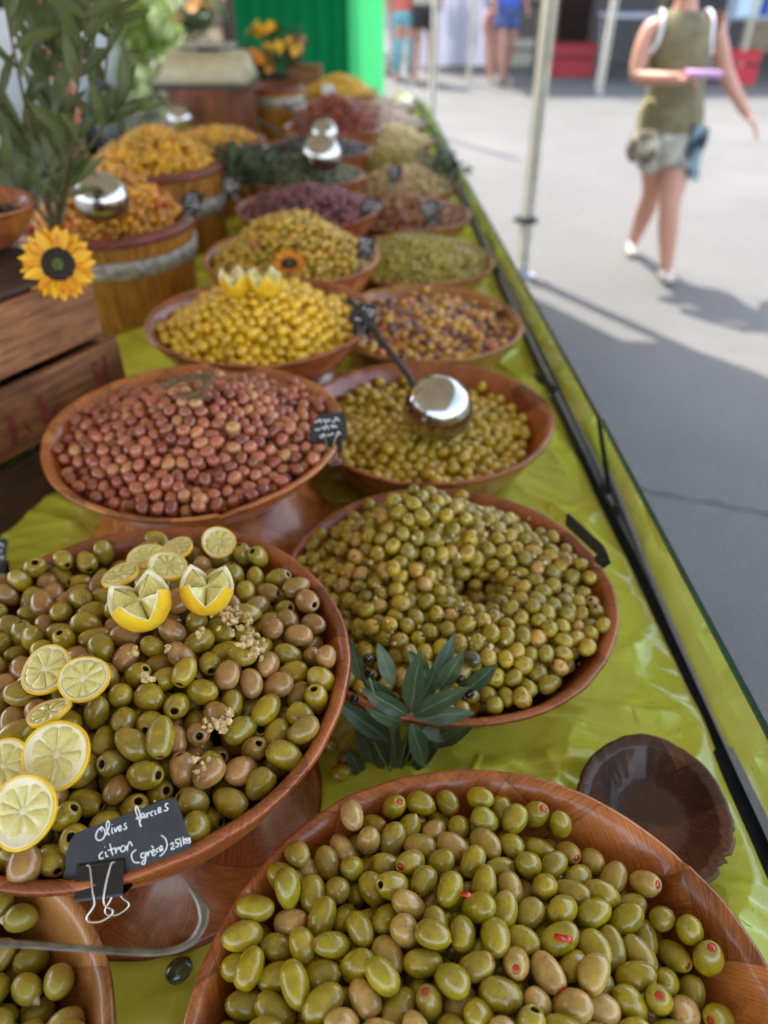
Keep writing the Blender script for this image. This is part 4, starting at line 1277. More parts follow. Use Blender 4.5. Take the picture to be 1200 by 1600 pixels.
# loose olives on the sheet
for i, (px, py, lab) in enumerate(((513, 1163, 'loose speckled olive on the sheet, just right of the raised lemon bowl'), (543, 1187, 'loose olive on the sheet between the lemon bowl and the leafy sprig'),
                                   (532, 1207, 'loose olive on the sheet nearest the front bowl rim'), (280, 1516, 'loose dark green olive on the shaded sheet left of the front bowl'))):
    me = olive_mesh('loose_olive', 0.024, 0.0095, 'whole', [M['o_herb' if i < 3 else 'o_dkgreen'], M['pithole']], 20, 14, 90 + i)
    p = at(px, py, TZ + 0.0095)
    o = ob('loose_olive', me, None, p, (R(90), 0, R(70 + i * 20)))
    tag(o, lab, 'olive')

# ------------------------------------------------------------------ slate tags and clips
STROKES = [
 [(365,405),(325,440),(312,490),(335,520),(375,505),(392,460),(375,420),(352,418),(360,445)],
 [(398,478),(425,400),(415,358),(400,385),(408,440),(430,478)], [(450,415),(450,450),(462,462)], [(446,388),(449,392)],
 [(470,412),(482,448),(498,404)], [(508,430),(528,416),(520,396),(507,412),(512,438),(536,430)], [(574,374),(556,384),(566,400),(578,412),(562,426),(548,420)],
 [(655,338),(690,318),(678,268),(655,232),(650,270),(680,345),(703,402),(688,375),(700,325)], [(722,290),(704,298),(702,320),(716,328),(727,298),(731,324),(741,322)],
 [(744,288),(751,326),(753,300),(764,286),(772,292)], [(803,272),(786,280),(783,302),(800,310)], [(818,264),(822,296),(832,292)], [(808,186),(816,192)],
 [(846,272),(866,256),(858,240),(845,256),(850,284),(878,272)], [(930,206),(906,216),(914,238),(930,250),(914,268),(894,264)],
 [(378,612),(352,635),(355,668),(388,662)], [(402,612),(410,650),(426,646)], [(393,572),(397,576)], [(438,545),(455,610),(468,640)], [(422,602),(490,578)],
 [(486,582),(494,625),(496,594),(516,574),(522,592)], [(548,556),(530,586),(548,610),(575,585),(558,556)], [(582,560),(592,602),(590,570),(608,528),(622,540),(632,562)],
 [(668,590),(632,622),(634,665),(658,694),(700,694)], [(740,615),(712,625),(715,655),(745,648),(750,610),(752,662),(742,706),(718,700),(742,668)],
 [(762,606),(771,642),(776,612),(796,598)], [(800,620),(826,602),(816,585),(802,610),(816,636),(840,620)], [(796,556),(818,572)],
 [(860,572),(844,584),(842,602),(858,608)], [(872,592),(892,574),(884,556),(870,572),(874,600),(902,584)], [(878,468),(918,500),(932,560),(908,610),(874,640)],
 [(958,545),(980,528),(986,550),(970,582),(1002,574)], [(1034,498),(1006,506),(1010,530),(1032,534),(1026,560),(1004,562)], [(1042,488),(1056,560)],
 [(1066,478),(1078,542)], [(1096,488),(1074,514),(1102,534)], [(1118,490),(1096,500),(1104,516),(1126,496),(1120,486),(1132,520),(1112,532)]]
def slate_tag(name, label, origin, ux, uy, w, h, strokes, lw=0.0005, shape='tag'):
    """origin = lower left corner, ux right, uy up"""
    ux = Vector(ux).normalized(); uy = Vector(uy); uy = (uy - ux * uy.dot(ux)).normalized(); un = ux.cross(uy)
    r = empty(name)
    mt = Matrix((ux, uy, un)).transposed().to_4x4()
    r.matrix_world = Matrix.Translation(origin) @ mt
    tag(r, label, 'price tag', 'black slate price tags')
    if shape == 'tag':
        out = [(0.006, 0.0), (w - .003, 0), (w - .001, .001), (w, .003), (w, h - .004), (w - .001, h - .001), (w - .004, h), (0.014, h), (0.009, h * .92), (0.003, h * .70), (0.0, h * .45), (-.003, h * .35), (-.003, h * .18), (0.0, h * .06)]
    else:
        out = [(0, 0), (w, 0), (w, h), (0, h)]
    m = len(out)
    V = [(x, y, -0.0007) for x, y in out] + [(x, y, 0.0007) for x, y in out]
    F = [tuple(range(m))[::-1], tuple(range(m, 2 * m))] + [(i, (i + 1) % m, m + (i + 1) % m, m + i) for i in range(m)]
    ob('board', mk('board', V, F, M['slate'], False), r)
    if strokes:
        parts = []
        for s in strokes:
            pth = smooth_path([(x, y, 0.0008) for x, y in s], 5)
            parts.append(tube(pth, lw, 6, 0.35))
        v, f = join(*parts)
        ob('writing', mk('writing', v, f, M['chalk']), r)
    return r
def binder(parent, x, y, s=1.0, rot=0):
    """clip in the tag's own plane: jaws at top, handles hanging down"""
    def T(V): return [(x + s * (px * math.cos(rot) - py * math.sin(rot)), y + s * (px * math.sin(rot) + py * math.cos(rot)), pz * s) for px, py, pz in V]
    w = 0.0165
    prof = [(0.0, 0.0016), (-0.019, 0.0085), (-0.0205, 0.0085), (-0.0205, -0.0085), (-0.019, -0.0085), (0.0, -0.0016)]
    V = [(-w, py, pz) for py, pz in prof] + [(w, py, pz) for py, pz in prof]
    n = len(prof)
    F = [(i, i + 1, n + i + 1, n + i) for i in range(n - 1)]
    rolls = [tube([(-w, 0.0, sgn * 0.0017), (w, 0.0, sgn * 0.0017)], 0.0010, 8) for sgn in (-1, 1)]
    v, f = join((V, F), *rolls)
    ob('clip', mk('clip', T(v), f, M['clip'], False), parent)
    for sgn in (1, -1):
        path = [(-0.009, 0.0, .0026 * sgn), (-0.0065, -0.001, .003 * sgn), (-0.0040, -0.014, 0.008 * sgn), (-0.0030, -0.0235, 0.009 * sgn), (-0.0085, -0.030, 0.009 * sgn),
                (-0.008, -0.0335, 0.009 * sgn), (0.0, -0.0345, 0.009 * sgn), (0.008, -0.031, 0.009 * sgn), (0.0085, -0.028, 0.009 * sgn), (0.0035, -0.0235, 0.009 * sgn), (0.0048, -0.014, 0.008 * sgn), (0.008, -0.001, .003 * sgn), (0.0105, 0.0, .0026 * sgn)]
        if sgn < 0: path = [(a * 0.95 + 0.004, b * 1.10, c_) for a, b, c_ in path]
        v, f = tube(smooth_path([Vector(q) for q in path], 4), 0.00062, 7)
        ob('clip_handle', mk('clip_handle', T(v), f, M['wire']), parent)

CAMP = Vector((0, 0, CAM_H))
right = Vector((1, 0, 0)); upv = Vector((0, SP, CP)); back = Vector((0, -CP, SP))
# main tag, tilted: its baseline climbs to the right
ang = R(20.5)
ux = right * math.cos(ang) + upv * math.sin(ang)
uy = upv * math.cos(ang) - right * math.sin(ang) + back * (-0.12)
def zt(x, y): return (90 + x / 5.4545, 1220 + y / 5.4545)
DEP = 0.500                                   # metres in front of the lens
def atdep(px, py, d): return CAMP + ray(px, py) * d
sc = DEP / FPX / 5.4545                       # metres per enlarged pixel at that distance
c0 = Vector((1148, 572, 0))                   # lower right corner there
du = Vector((math.cos(ang), -math.sin(ang), 0)); dv = Vector((-math.sin(ang), -math.cos(ang), 0))
Wt, Ht = 1085 * sc, 455 * sc
org = atdep(*zt(c0.x, c0.y), DEP) - ux.normalized() * Wt
loc_strokes = []
for s in STROKES:
    q = []
    for (x, y) in s:
        d = Vector((x, y, 0)) - c0
        q.append((Wt + d.dot(du) * sc, d.dot(dv) * sc * 1.0))
    loc_strokes.append(q)
tg = slate_tag('price_tag', 'black slate tag handwritten olives farcies citron, clipped to the lemon bowl rim', org, ux, uy, Wt, Ht, loc_strokes, 0.00042)
d = Vector((365, 705, 0)) - c0
binder(tg, Wt + d.dot(du) * sc, d.dot(dv) * sc, 1.0, -R(20.5) + R(8))
def scribble(rd, w, h):
    out = []
    for ln in range(3):
        y = h * (0.75 - 0.26 * ln)
        x = w * rd.uniform(.1, .25)
        while x < w * rd.uniform(.6, .85):
            k = w * rd.uniform(.10, .22)
            pts = []
            for i in range(6): pts.append((x + k * i / 5, y + h * rd.uniform(-.08, .08)))
            out.append(pts); x += k * 1.25
    return out
def small_tag(px, py, y, w, h, rot, label, seed, tilt=0.0, yaw=0.0):
    rd = random.Random(seed)
    o = at_y(px, py, y)
    a = R(rot)
    rt = (right * math.cos(yaw) + Vector((0, 1, 0)) * math.sin(yaw))
    u2 = rt * math.cos(a) + upv * math.sin(a); v2 = upv * math.cos(a) - rt * math.sin(a) + back * tilt
    t = slate_tag('price_tag', label, o, u2, v2, w, h, scribble(rd, w, h), 0.0007)
    binder(t, w * .5, 0.004, 0.9, 0)
small_tag(488, 692, 0.81, 0.046, 0.036, 5, 'black slate tag with white writing on the right rim of the rose brown olive bowl', 1)
small_tag(546, 505, 1.17, 0.042, 0.036, -8, 'small slate tag on the right rim of the yellow olive bowl', 2)
small_tag(556, 392, 1.56, 0.036, 0.034, -12, 'small slate tag on the rim of the khaki olive heap', 3)
small_tag(282, 322, 1.74, 0.046, 0.040, -15, 'dark slate tag on the right rim of the nearest barrel', 4)
small_tag(352, 303, 2.05, 0.046, 0.042, 20, 'dark slate tag on the right rim of the second barrel', 5)
small_tag(564, 330, 2.0, 0.044, 0.042, -10, 'slate tag on the rim of the dark purple olives', 6)
small_tag(604, 276, 2.4, 0.044, 0.042, -10, 'slate tag on the rim of the dark green olive bowl', 7)
small_tag(660, 340, 2.02, 0.05, 0.035, 12, 'slate tag leaning over the small green olives near the red brown mix', 8)
small_tag(-16, 878, 0.78, 0.022, 0.035, -6, 'dark slate tag cut by the left edge of the picture', 9)
# seen almost edge on, right of the herb bowl
p0 = at(950, 882, 0.925)
t = slate_tag('price_tag', 'slate tag seen nearly edge on, clipped to the right rim of the herb olive bowl', p0, Vector((-.50, .70, .18)), Vector((-.35, -.10, 1)), 0.072, 0.030, None)
binder(t, 0.010, 0.002, 0.5, 0)
p0 = at(868, 612, 0.925)
t = slate_tag('price_tag', 'slate tag seen edge on at the right rim of the ladle bowl', p0, Vector((-.62, .70, .1)), Vector((-.5, -.1, .8)), 0.042, 0.022, None)
binder(t, 0.010, 0.002, 0.45, 0)

# ------------------------------------------------------------------ ladles
def ladle(p, Rr, handle_pts, label, open_dir=(0, 0, -1), hm='handle', hr=0.006):
    r = empty('ladle', p)
    tag(r, label, 'ladle', 'steel ladles resting on the olives')
    prof = []
    for i in range(0, 17):
        a = R(4 + i / 16 * 112)
        prof.append((Rr * math.sin(a), Rr * math.cos(a)))
    prof += [(Rr * 0.955 * math.sin(R(116)), Rr * math.cos(R(116)) * 1.0)]
    for i in range(16, -1, -1):
        a = R(4 + i / 16 * 112)
        prof.append((Rr * .955 * math.sin(a), Rr * .955 * math.cos(a)))
    prof[0] = (0.0, Rr); prof[-1] = (0, Rr * .955)
    V, F, _ = lathe(prof, 48)
    q = (-Vector(open_dir)).to_track_quat('Z', 'Y').to_matrix()
    V = [q @ Vector(v) for v in V]
    ob('ladle_bowl', mk('ladle_bowl', V, F, M['steel']), r)
    hp = smooth_path([Vector(h) - Vector(p) for h in handle_pts], 5)
    v, f = tube(hp, hr, 8, 0.45)
    ob('ladle_handle', mk('ladle_handle', v, f, M[hm]), r)
    return r
p, n = on_heap(684, 640, LC, TZ, surfL, 0.034)
ladle(p, 0.0530, [p + Vector((-.030, .020, -.012)), at_y(640, 592, p.y + .06), at_y(600, 538, p.y + .13), at_y(566, 490, p.y + .19), at_y(545, 468, p.y + .22)],
      'steel ladle lying face down in the yellow green olives with a dark handle', (0.05, 0.12, -1))

# stainless hooked handle across the bottom left
def hook():
    r = empty('serving_ladle', at(40, 1478, 1.03))
    tag(r, 'long stainless ladle handle with a hooked end across the almond stuffed olives', 'ladle')
    o = r.location
    zz = 1.035
    pts = [at(-340, 1462, 0.985), at(-200, 1466, 1.01), at(0, 1474, zz), at(120, 1481, zz), at(205, 1487, zz), at(262, 1486, zz), at(300, 1470, zz + .002), at(318, 1438, zz + .004), at(312, 1410, zz + .005), at(290, 1378, zz + .004)]
    P = smooth_path([q - o for q in pts], 7)
    n = len(P)
    rr = []
    for i in range(n):
        q = i / (n - 1)
        rr.append(.0021 if q < .62 else .0021 + (q - .62) * .007 if q < .82 else .0035 * (1 - (q - .82) / .18) + .0003)
    V, F = tube(P, rr, 10, .45)
    ob('ladle_handle', mk('ladle_handle', V, F, M['steel_dull']), r)
    prof = [(0, -.035), (.02, -.032), (.036, -.018), (.040, 0), (.039, 0), (.035, -.017), (.019, -.031), (0, -.034)]
    V, F, _ = lathe(prof, 32)
    e = P[0]
    V = [Vector(v) + e + Vector((-.038, 0, .012)) for v in V]
    ob('ladle_bowl', mk('ladle_bowl', V, F, M['steel']), r)
hook()

# ------------------------------------------------------------------ leaves
def leaf_geom(L, W_, curl=0.15, fold=0.25, n=9):
    V, F, UV = [], [], []
    for i in range(n + 1):
        s = i / n
        w = W_ * math.sin(PI * min(1, s * .97 + .03)) ** .8 * (1.12 - .35 * s)
        if i == n: w = 0.0004
        z = -curl * L * s * s
        for k, u in ((0, -1), (1, -.5), (2, 0), (3, .5), (4, 1)):
            V.append((u * w / 2, s * L, z + fold * abs(u) * w / 2 + 0.04 * W_ * math.sin(s * 14 + u * 2)))
            UV.append((.5 + u / 2, s))
    for i in range(n):
        for k in range(4):
            a = i * 5 + k
            F.append((a, a + 1, a + 6, a + 5))
    return V, F, UV
def leaf_obj(base, tip, W_, mat, parent, nrm, curl=.1, name='leaf'):
    base, tip = Vector(base), Vector(tip)
    d = tip - base
    L = d.length
    y = d.normalized(); n = Vector(nrm); z = (n - y * n.dot(y)).normalized(); x = y.cross(z)
    V, F, UV = leaf_geom(L, W_, curl)
    me = mk(name, V, F, mat, True, None, UV)
    o = ob(name, me, parent)
    mw = Matrix.Translation(base) @ Matrix((x, y, z)).transposed().to_4x4()
    o.matrix_basis = Matrix.Translation(-Vector(parent.location)) @ mw if parent.rotation_euler[2] == 0 else mw
    return o
def sprig():
    bp = at(622, 1212, TZ)
    r = empty('leafy_sprig', bp)
    tag(r, 'dark green leafy sprig with small black berries standing between the front and herb bowls', 'sprig')
    Y0 = bp.y
    specs = [((642,1112),(653,1022),.019,-.025,0), ((647,1117),(724,1079),.016,-.03,0), ((637,1117),(566,1078),.016,-.03,0), ((647,1117),(738,1118),.017,-.02,0), ((642,1131),(667,1204),.017,-.045,0),
             ((604,1155),(530,1100),.017,-.01,0), ((584,1194),(556,1128),.017,0.005,0), ((565,1064),(547,1001),.013,0.0,0), ((613,1070),(592,1006),.014,0.0,0), ((681,1059),(711,994),.013,0.0,0),
             ((688,1075),(722,1022),.015,-.01,0), ((730,1078),(776,1039),.014,-.01,0), ((672,1168),(746,1130),.015,-.01,0), ((668,1060),(640,1018),.014,.005,0), ((625,1105),(570,1060),.014,-.01,0),
             ((566,1213),(545,1172),.015,.01,0), ((590,1165),(548,1110),.014,-.01,0), ((655,1100),(690,1030),.015,0.0,0), ((630,1130),(575,1112),.014,-.02,0), ((660,1140),(712,1155),.014,-.02,0), ((600,1100),(560,1040),.012,.005,0),
             ((612,1210),(600,1120),.015,.012,1), ((632,1212),(645,1130),.016,.015,1), ((650,1200),(668,1120),.015,.012,1), ((595,1205),(585,1140),.014,.012,0), ((622,1216),(618,1140),.014,.002,1), ((640,1206),(690,1150),.015,.005,0)]
    rd = random.Random(4)
    for (a, b, w, dy, bk) in specs:
        pa, pb = at_y(a[0], a[1], Y0 + dy * .5 - .004), at_y(b[0], b[1], Y0 + dy + rd.uniform(-.012, .012))
        leaf_obj(pa, pb, w * 1.2, M['leaf_back' if bk else 'leaf_dark'], r, (rd.uniform(-.5, .5), -.8, .7 + rd.uniform(-.3, .3)), rd.uniform(.04, .16))
    for pth in ([(622,1216),(632,1165),(642,1112)], [(622,1216),(612,1150),(590,1100),(577,1060)], [(630,1216),(660,1150),(690,1080),(722,1075)], [(625,1216),(646,1150),(644,1125)], [(618,1216),(600,1190),(584,1160)]):
        v, f = tube(smooth_path([at_y(x, y, Y0 - .008 * i) - bp for i, (x, y) in enumerate(pth)], 5), .0011, 6)
        ob('stem', mk('stem', v, f, M['stem']), r)
    for (x, y) in ((577, 1054), (575, 1030), (732, 1085), (553, 1092), (719, 1062)):
        V, F, _ = lathe([(0, -.0075), (.0032, -.006), (.0048, -.001), (.0046, .003), (.0025, .0068), (0, .0082)], 14)
        ob('berry', mk('berry', V, F, M['berry']), r, at_y(x, y, Y0 - .012) - bp, (.5, .3, 0))
sprig()
# black streaked olive at the herb bowl's front
p, n = on_heap(737, 1030, HC, TZ, surfH, 0.006)
o = ob('dark_olive', olive_mesh('dark_olive', .022, .0085, 'whole', [M['o_dkgreen'], M['pithole']], 20, 14, 3), None, p, (R(60), R(10), R(30)))
tag(o, 'large dark streaked olive lying at the front of the herb olives by the sprig', 'olive')

# dried stalk ring on the rose brown olives
p, n = on_heap(318, 600, KC, PZ + .046, surfK, 0.006)
r = empty('dried_stalk', p); tag(r, 'curled dried brown stalk lying on top of the rose brown olives', 'dried stalk')
for pts, rr in (([(0, 0, 0), (.012, .002, .012), (.016, -.01, .018), (.012, -.026, .012), (-.004, -.036, .004), (-.02, -.036, 0)], .0034), ([(-.05, -.006, 0), (-.03, .006, .004), (-.01, .010, .006), (.006, .004, .008)], .0040), ([(-.02, -.03, 0.002), (.0, -.04, .001), (.02, -.034, .001)], .0018)):
    v, f = tube(smooth_path(pts, 5), rr, 7)
    ob('stalk', mk('stalk', v, f, M['twine']), r)

# ------------------------------------------------------------------ flowers
def sunflower(p, face, Rr, label, petals=42, group=None, pm='petal', name='sunflower', spin=0):
    r = empty(name)
    r.matrix_world = Matrix.Translation(p) @ Vector(face).normalized().to_track_quat('Z', 'Y').to_matrix().to_4x4()
    tag(r, label, 'flower', group)
    V, F, UV = leaf_geom(Rr * .62, Rr * .30, .05, .3, 6)
    me = mk('petal', V, F, M[pm], True, None, UV)
    me2 = mk('petal', [(x * .9, y * .86, z) for x, y, z in V], F, M['petal_or' if pm == 'petal' else pm], True, None, UV)
    rd = random.Random(3)
    for k in range(petals):
        o = ob('petal', me if k % 2 else me2, r)
        th = 2 * PI * k / petals + rd.uniform(-.07, .07)
        o.matrix_basis = Matrix.Rotation(th + spin, 4, 'Z') @ Matrix.Translation((0, Rr * .36, -.001 * (k % 3))) @ Matrix.Rotation(rd.uniform(.0, .45), 4, 'X') @ Matrix.Rotation(rd.uniform(-.3, .3), 4, 'Y')
    V, F, _ = lathe([(0, Rr * .06), (Rr * .18, Rr * .08), (Rr * .34, Rr * .09), (Rr * .44, Rr * .03), (Rr * .40, -Rr * .06), (0, -Rr * .08)], 28, lambda th, s: (0, Rr * .02 * math.sin(th * 11 + s * 40)))
    ob('disk', mk('disk', V, F, M['disk']), r)
    V, F, _ = lathe([(0, Rr * .115), (Rr * .10, Rr * .11), (Rr * .16, Rr * .07)], 16)
    ob('disk_centre', mk('disk_centre', V, F, M['disk_c']), r)
    return r
sunflower(at_y(91, 413, 1.075), (.22, -.85, .45), 0.055, 'large yellow sunflower with a dark centre on the corner of the wooden crate')
p, n = on_heap(452, 412, TC, PZ - .03, surfT, 0.010)
sunflower(p, (0.05, -.35, .9), 0.040, 'orange yellow flower lying on the khaki olive heap', 20, None, 'petal_or', 'daisy')

# ------------------------------------------------------------------ crates on the left
def crate(cx, cy, z0, a, Lx, Ly, h, label, boards, seed, dark=False, lid=False):
    """slatted crate: right long side runs along local +y"""
    r = empty('wooden_crate', (cx, cy, z0), (0, 0, a))
    tag(r, label, 'crate', 'wooden crates stacked at the left')
    rd = random.Random(seed)
    t = 0.012
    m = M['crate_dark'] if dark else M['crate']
    bh = h / boards
    for side in (0, 1):
        x = 0 if side == 0 else -Lx + t
        for b in range(boards):
            dz = rd.uniform(-.0015, .0015)
            v, f = box(x - t, x, -Ly, 0, b * bh + .003, (b + 1) * bh - .003 + dz, .0015)
            o = ob('plank', mk('plank', v, f, m, False), r, (rd.uniform(-.001, .001), rd.uniform(-.003, .003), 0), (0, 0, rd.uniform(-.004, .004)))
    for y in (-Ly, -t):
        for b in range(boards):
            v, f = box(-Lx + t, -t, y, y + t, b * bh + .003, (b + 1) * bh - .003, .0015)
            ob('plank', mk('plank', v, f, m, False), r)
    for x in (-t - .016, -Lx + t):
        for y in (-Ly + t, -t - .016):
            v, f = box(x, x + .016, y, y + .016, 0, h - .001)
            ob('corner_post', mk('corner_post', v, f, m, False), r)
    nb = 4
    zt_ = h if lid else .002
    for k in range(nb):
        w = (Lx) / nb
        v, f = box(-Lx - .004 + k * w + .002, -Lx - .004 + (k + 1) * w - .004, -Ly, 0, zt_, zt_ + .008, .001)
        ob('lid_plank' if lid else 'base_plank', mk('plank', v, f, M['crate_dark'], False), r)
    return r
CA = -R(30.8)
cs, sn = math.cos(CA), math.sin(CA)
base = Vector((-0.432, 1.125))
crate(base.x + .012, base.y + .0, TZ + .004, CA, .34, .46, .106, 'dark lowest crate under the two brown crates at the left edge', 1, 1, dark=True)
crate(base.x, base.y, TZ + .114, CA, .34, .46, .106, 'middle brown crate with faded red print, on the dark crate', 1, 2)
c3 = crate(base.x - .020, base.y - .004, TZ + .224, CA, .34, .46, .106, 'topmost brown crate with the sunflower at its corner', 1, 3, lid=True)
# faded red print on the middle crate: broken letter strokes
redp = plain('faded_red_print', (0.22, 0.035, 0.025), 0.8, 0, 0.4, 150)
mid = [o for o in bpy.data.objects if o.name.startswith('wooden_crate') and 'middle' in o.get('label', '')][0]
P = []
for (y, w, z0, z1, sl) in ((-.062, .011, .030, .085, 0), (-.045, .004, .034, .09, .006), (-.170, .010, .028, .074, 0), (-.156, .008, .030, .05, .012), (-.232, .012, .02, .066, .008), (-.198, .004, .025, .05, -.006)):
    ob('red_print', mk('red_print', [(.0024, y, z0), (.0024, y + w, z0), (.0024, y + w + sl, z1), (.0024, y + sl, z1)], [(0, 1, 2, 3)], redp, False), mid)
# bowl with black olives on the crate
cb = (-0.640, 1.19)
zb = TZ + .224 + .106 + .012
make_bowl('wooden_bowl', cb, zb, .100, .065, M['bowl_deep'], 'small orange brown bowl of black olives on the crates at the left edge', seed=23, rb=.04, n=90, group='woven bamboo bowls of olives')
far_fill(cb, zb, dome(.065, .09, .005, -.016), bowl_floor(.100, .065, .04), .085, .02, .0085, 'o_black', 'black_olives', 'black olives in the small bowl on the crates', 'olives', 99)

# ------------------------------------------------------------------ barrels
def barrel(cx, cy, z0, Rr, h, label, m='stave', n=22, hoops=((.62, .80),), liner=True, taper=.90):
    r = empty('half_barrel', (cx, cy, z0))
    tag(r, label, 'barrel', 'wooden barrels on the stall')
    a = 2 * PI / n
    prof = [(Rr * (taper + (1 - taper) * s) , h * s) for s in (0, .25, .5, .75, 1)]
    t = .014
    V, F = [], []
    k = 4
    for j in range(k + 1):
        th = (-.5 + j / k) * a * .965
        for q, (rr, z) in enumerate(prof):
            V.append((rr * math.cos(th), rr * math.sin(th), z))
        for q, (rr, z) in enumerate(prof[::-1]):
            V.append(((rr - t) * math.cos(th), (rr - t) * math.sin(th), z))
    m_ = 10
    for j in range(k):
        for i in range(m_):
            F.append((j * m_ + i, (j + 1) * m_ + i, (j + 1) * m_ + (i + 1) % m_, j * m_ + (i + 1) % m_))
    F += [tuple(range(m_)), tuple(range(k * m_, k * m_ + m_))[::-1]]
    me = mk('stave', V, F, M[m], False)
    rd = random.Random(int(cx * 100) + 7)
    for i in range(n):
        ob('stave', me, r, (0, 0, rd.uniform(-.0015, .0015)), (0, 0, i * a))
    for (s0, s1) in hoops:
        z1, z2 = h * s0, h * s1
        R1, R2 = Rr * (taper + (1 - taper) * s0), Rr * (taper + (1 - taper) * s1)
        V, F, _ = lathe([(R1 + .001, z1), (R1 + .006, z1 + .002), (R2 + .006, z2 - .002), (R2 + .001, z2)], 64, lambda th, s: (.0006 * math.sin(th * 40), .001 * math.sin(th * 3)))
        ob('hoop', mk('hoop', V, F, M['hoop']), r)
    if liner:
        V, F, _ = lathe([(Rr + .006, h - .012), (Rr + .009, h - .004), (Rr + .006, h + .007), (Rr - .006, h + .010), (Rr - .018, h + .004), (Rr - .022, h - .04)], 72)
        ob('rim_liner', mk('rim_liner', V, F, M['liner']), r)
    V, F, _ = lathe([(0, .01), (Rr * taper - .01, .01)], 24)
    ob('barrel_bottom', mk('barrel_bottom', V, F, M[m]), r)
    return r
B1 = (-.655, 1.80)
barrel(B1[0], B1[1], TZ, .200, .218, 'nearest golden wooden barrel heaped with spiced orange olives, beside the sunflower')
s1 = dome(.218, .19, .13, -.012, 1.5, 0, .02, .006, 1)
fill(B1, TZ, s1, lambda x, y: .08, .172, .0195, .0085, 'o_orange', 'spiced_olive', ({'whole': 'spiced orange olive'}, 'nearest barrel'), 'olive', 'spiced orange olives in the nearest barrel', 33, 300, ('whole',), None, (10, 7), 2, False)
for px, py, lab in ((215, 258, 'left pale garlic bulb on the spiced olives'), (240, 262, 'right pale garlic bulb on the spiced olives')):
    V, F, _ = lathe([(0, -.014), (.014, -.011), (.02, 0), (.013, .012), (.004, .018), (.003, .03), (0, .031)], 24, lambda th, s: (.002 * math.sin(th * 8) * (1 if .1 < s < .7 else 0), 0))
    p, n = on_heap(px, py, B1, TZ, s1, .008)
    tag(ob('garlic_bulb', mk('garlic_bulb', V, F, M['o_white']), None, p, (.8, .2, .3)), lab, 'garlic')
for px, py, lab in ((195, 228, 'left red chilli on the spiced olives'), (226, 246, 'right red chilli on the spiced olives')):
    p, n = on_heap(px, py, B1, TZ, s1, .006)
    v, f = tube(smooth_path([(-.025, 0, 0), (0, .004, .005), (.022, -.002, 0), (.03, -.008, -.004)], 4), [.0068] * 8 + [.005, .004, .003, .002, .001], 8)
    tag(ob('chilli', mk('chilli', v, f, M['pimento']), None, p, (0, 0, random.uniform(0, 3))), lab, 'chilli')
B2 = (-.66, 2.30)
barrel(B2[0], B2[1], TZ, .195, .235, 'second golden barrel holding golden olives behind the nearest barrel', hoops=((.50, .70),))
s2 = dome(.235, .20, .11, -.01, 1.5, 0, 0, .006, 2)
far_fill(B2, TZ, s2, lambda x, y: .1, .172, .021, .0092, 'o_gold', 'golden_olives', 'golden olives with red pepper bits heaped in the second barrel', 'olives', 34)
barrel(-.565, 2.72, TZ, .16, .22, 'third golden barrel peeping out right of the second barrel', hoops=((.4, .6),))
far_fill((-.565, 2.72), TZ, dome(.22, .16, .04), lambda x, y: .1, .135, .02, .009, 'o_gold', 'pickled_peppers', 'yellow pickled peppers in the third barrel', 'peppers', 35)
barrel(-.745, 3.62, TZ, .19, .27, 'large red brown barrel carrying the beige scale', 'stave_red', 26, (), True)
barrel(-.50, 3.88, TZ, .125, .235, 'small golden barrel with a pale hoop right of the scale barrel', 'stave', 18, ((.70, .88),), True)
p, n = on_heap(160, 312, B1, TZ, s1, .034)
ladle(p, .058, [p + Vector((-.03, .02, .0)), p + Vector((-.09, .05, .03)), p + Vector((-.20, .09, .10))], 'large steel ladle lying face down on the spiced olives beside the leafy branches', (0, 0.1, -1))
p, n = on_heap(281, 186, B2, TZ, s2, .03)
ladle(p, .052, [p + Vector((-.03, .02, .0)), p + Vector((-.07, .07, .04)), p + Vector((-.15, .14, .12))], 'steel ladle lying on the golden olives of the second barrel', (0.1, 0.1, -1))
GCf = (-.26, 2.44)
p = at_y(503, 243, 2.33)
ladle(p, .058, [p + Vector((-.03, .02, .0)), p + Vector((-.10, .08, .03)), p + Vector((-.2, .16, .07))], 'steel ladle on the dark green olives far up the table', (0, .1, -1))
p = at_y(507, 209, 2.72)
ladle(p, .045, [p + Vector((-.03, .02, .0)), p + Vector((-.09, .08, .03)), p + Vector((-.15, .16, .07))], 'steel ladle on the black olives, farthest of the ladles', (.2, .1, -1))

